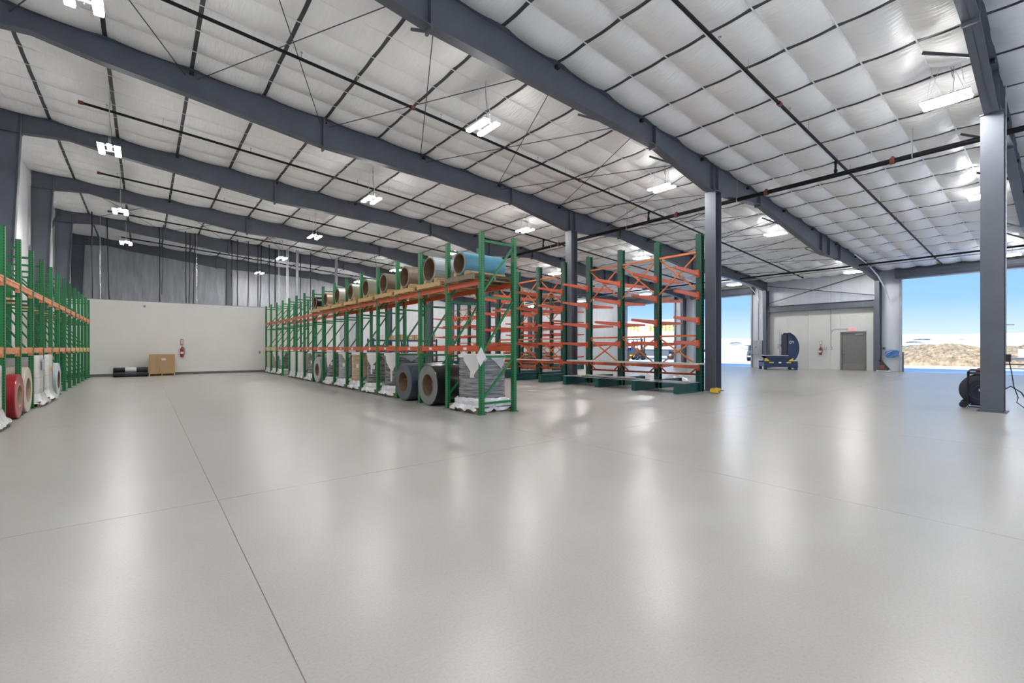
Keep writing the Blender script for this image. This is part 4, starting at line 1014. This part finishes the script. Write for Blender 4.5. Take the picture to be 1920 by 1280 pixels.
# forklift
t = thing('forklift', 'yellow and dark forklift standing outside beyond the cantilever rack', 'forklift', (43.0, 31.0, 0), (0, 0, math.radians(-90)))
MB().box((-.2, 0, .75), (1.7, 1.1, .7)).build('body', mat('fork_body', (.05, .05, .06), .5), t); MB().box((-.2, 0, .5), (1.72, 1.14, .16)).build('side_band', YELLOW, t); MB().box((-.85, 0, .95), (.5, 1.1, .9)).build('counterweight', mat('fork_dark', (.03, .035, .06), .5), t)
MB().box((-.2, 0, 1.2), (.6, .6, .25)).box((-.45, 0, 1.5), (.15, .55, .5)).build('seat', mat('seat_blue', (.03, .07, .2), .6), t)
for sx_ in (-.75, .45):
    for sy_ in (-.48, .48): MB().box((sx_, sy_, 1.65), (.07, .07, 1.3)).build('cage_post', BLACK, t)
MB().box((-.15, 0, 2.32), (1.35, 1.1, .07)).build('cage_roof', BLACK, t)
for sy_ in (-.3, .3): MB().box((.85, sy_, 1.35), (.12, .1, 2.6)).build('mast_rail', BLACK, t); MB().box((1.45, sy_, .12), (1.1, .12, .05)).build('fork', BLACK, t)
MB().box((.95, 0, .5), (.08, .9, .5)).build('carriage', BLACK, t)
for sx_ in (-.75, .5):
    for sy_ in (-.52, .52): MB().lathe([(.1, -.1), (.3, -.1), (.34, -.05), (.34, .05), (.3, .1), (.1, .1)], 20, 0, 'Y', c=(sx_, sy_, .34), closed=True).build('wheel', BLACK, t, smooth=True)
# pickup
t = thing('pickup_truck', 'grey pickup parked in the snow outside the middle door opening', 'car', (51.6, 21.6, 0), (0, 0, math.radians(200)))
PK = mat('car_grey', (.12, .13, .15), .3)
MB().prism([(-2.4, .5), (2.4, .5), (2.45, .95), (1.2, 1.08), (.75, 1.65), (-.6, 1.68), (-.85, 1.1), (-2.4, 1.1)], -.85, .85, 'XZ').build('body', PK, t)
MB().prism([(1.0, 1.12), (.7, 1.6), (-.5, 1.62), (-.72, 1.15)], -.87, .87, 'XZ').build('side_window', mat('dark_glass', (.01, .012, .015), .1), t)
MB().box((2.44, 0, .72), (.06, 1.4, .28)).build('grille', BLACK, t); MB().box((2.46, 0, .48), (.1, 1.7, .16)).build('bumper', GALV, t)
MB().prism([(1.22, 1.09), (.78, 1.62)][:2] + [(.80, 1.64), (1.26, 1.10)], -.72, .72, 'XZ').build('windshield', mat('dark_glass', (.01, .012, .015), .1), t)
for x in (-1.5, 1.5):
    for y in (-.8, .8): MB().lathe([(.12, -.12), (.36, -.12), (.4, -.06), (.4, .06), (.36, .12), (.12, .12)], 20, 0, 'Y', c=(x, y, .4), closed=True).build('wheel', BLACK, t, smooth=True)
# low flatbed cart inside the right opening, partly behind the near column
t = thing('flat_trailer', 'low flat trailer parked outside the right door beyond the column', 'trailer', (44.0, 1.0, 0), (0, 0, math.radians(0)))
MB().box((0, 0, .62), (2.0, 5.0, .14)).build('deck', mat('deck_dark', (.12, .12, .13), .6), t); MB().box((0, .3, 1.0), (1.2, 2.0, .55)).build('load', mat('load_pale', (.55, .57, .60), .5), t)
for y in (-.5, .6): MB().lathe([(.1, -.1), (.3, -.1), (.33, 0), (.3, .1), (.1, .1)], 18, 0, 'X', c=(-.9, y, .33), closed=True).build('wheel', BLACK, t, smooth=True)
MB().box((-1.0, 0, .3), (.08, 5.0, .08)).build('side_rail', BLACK, t)
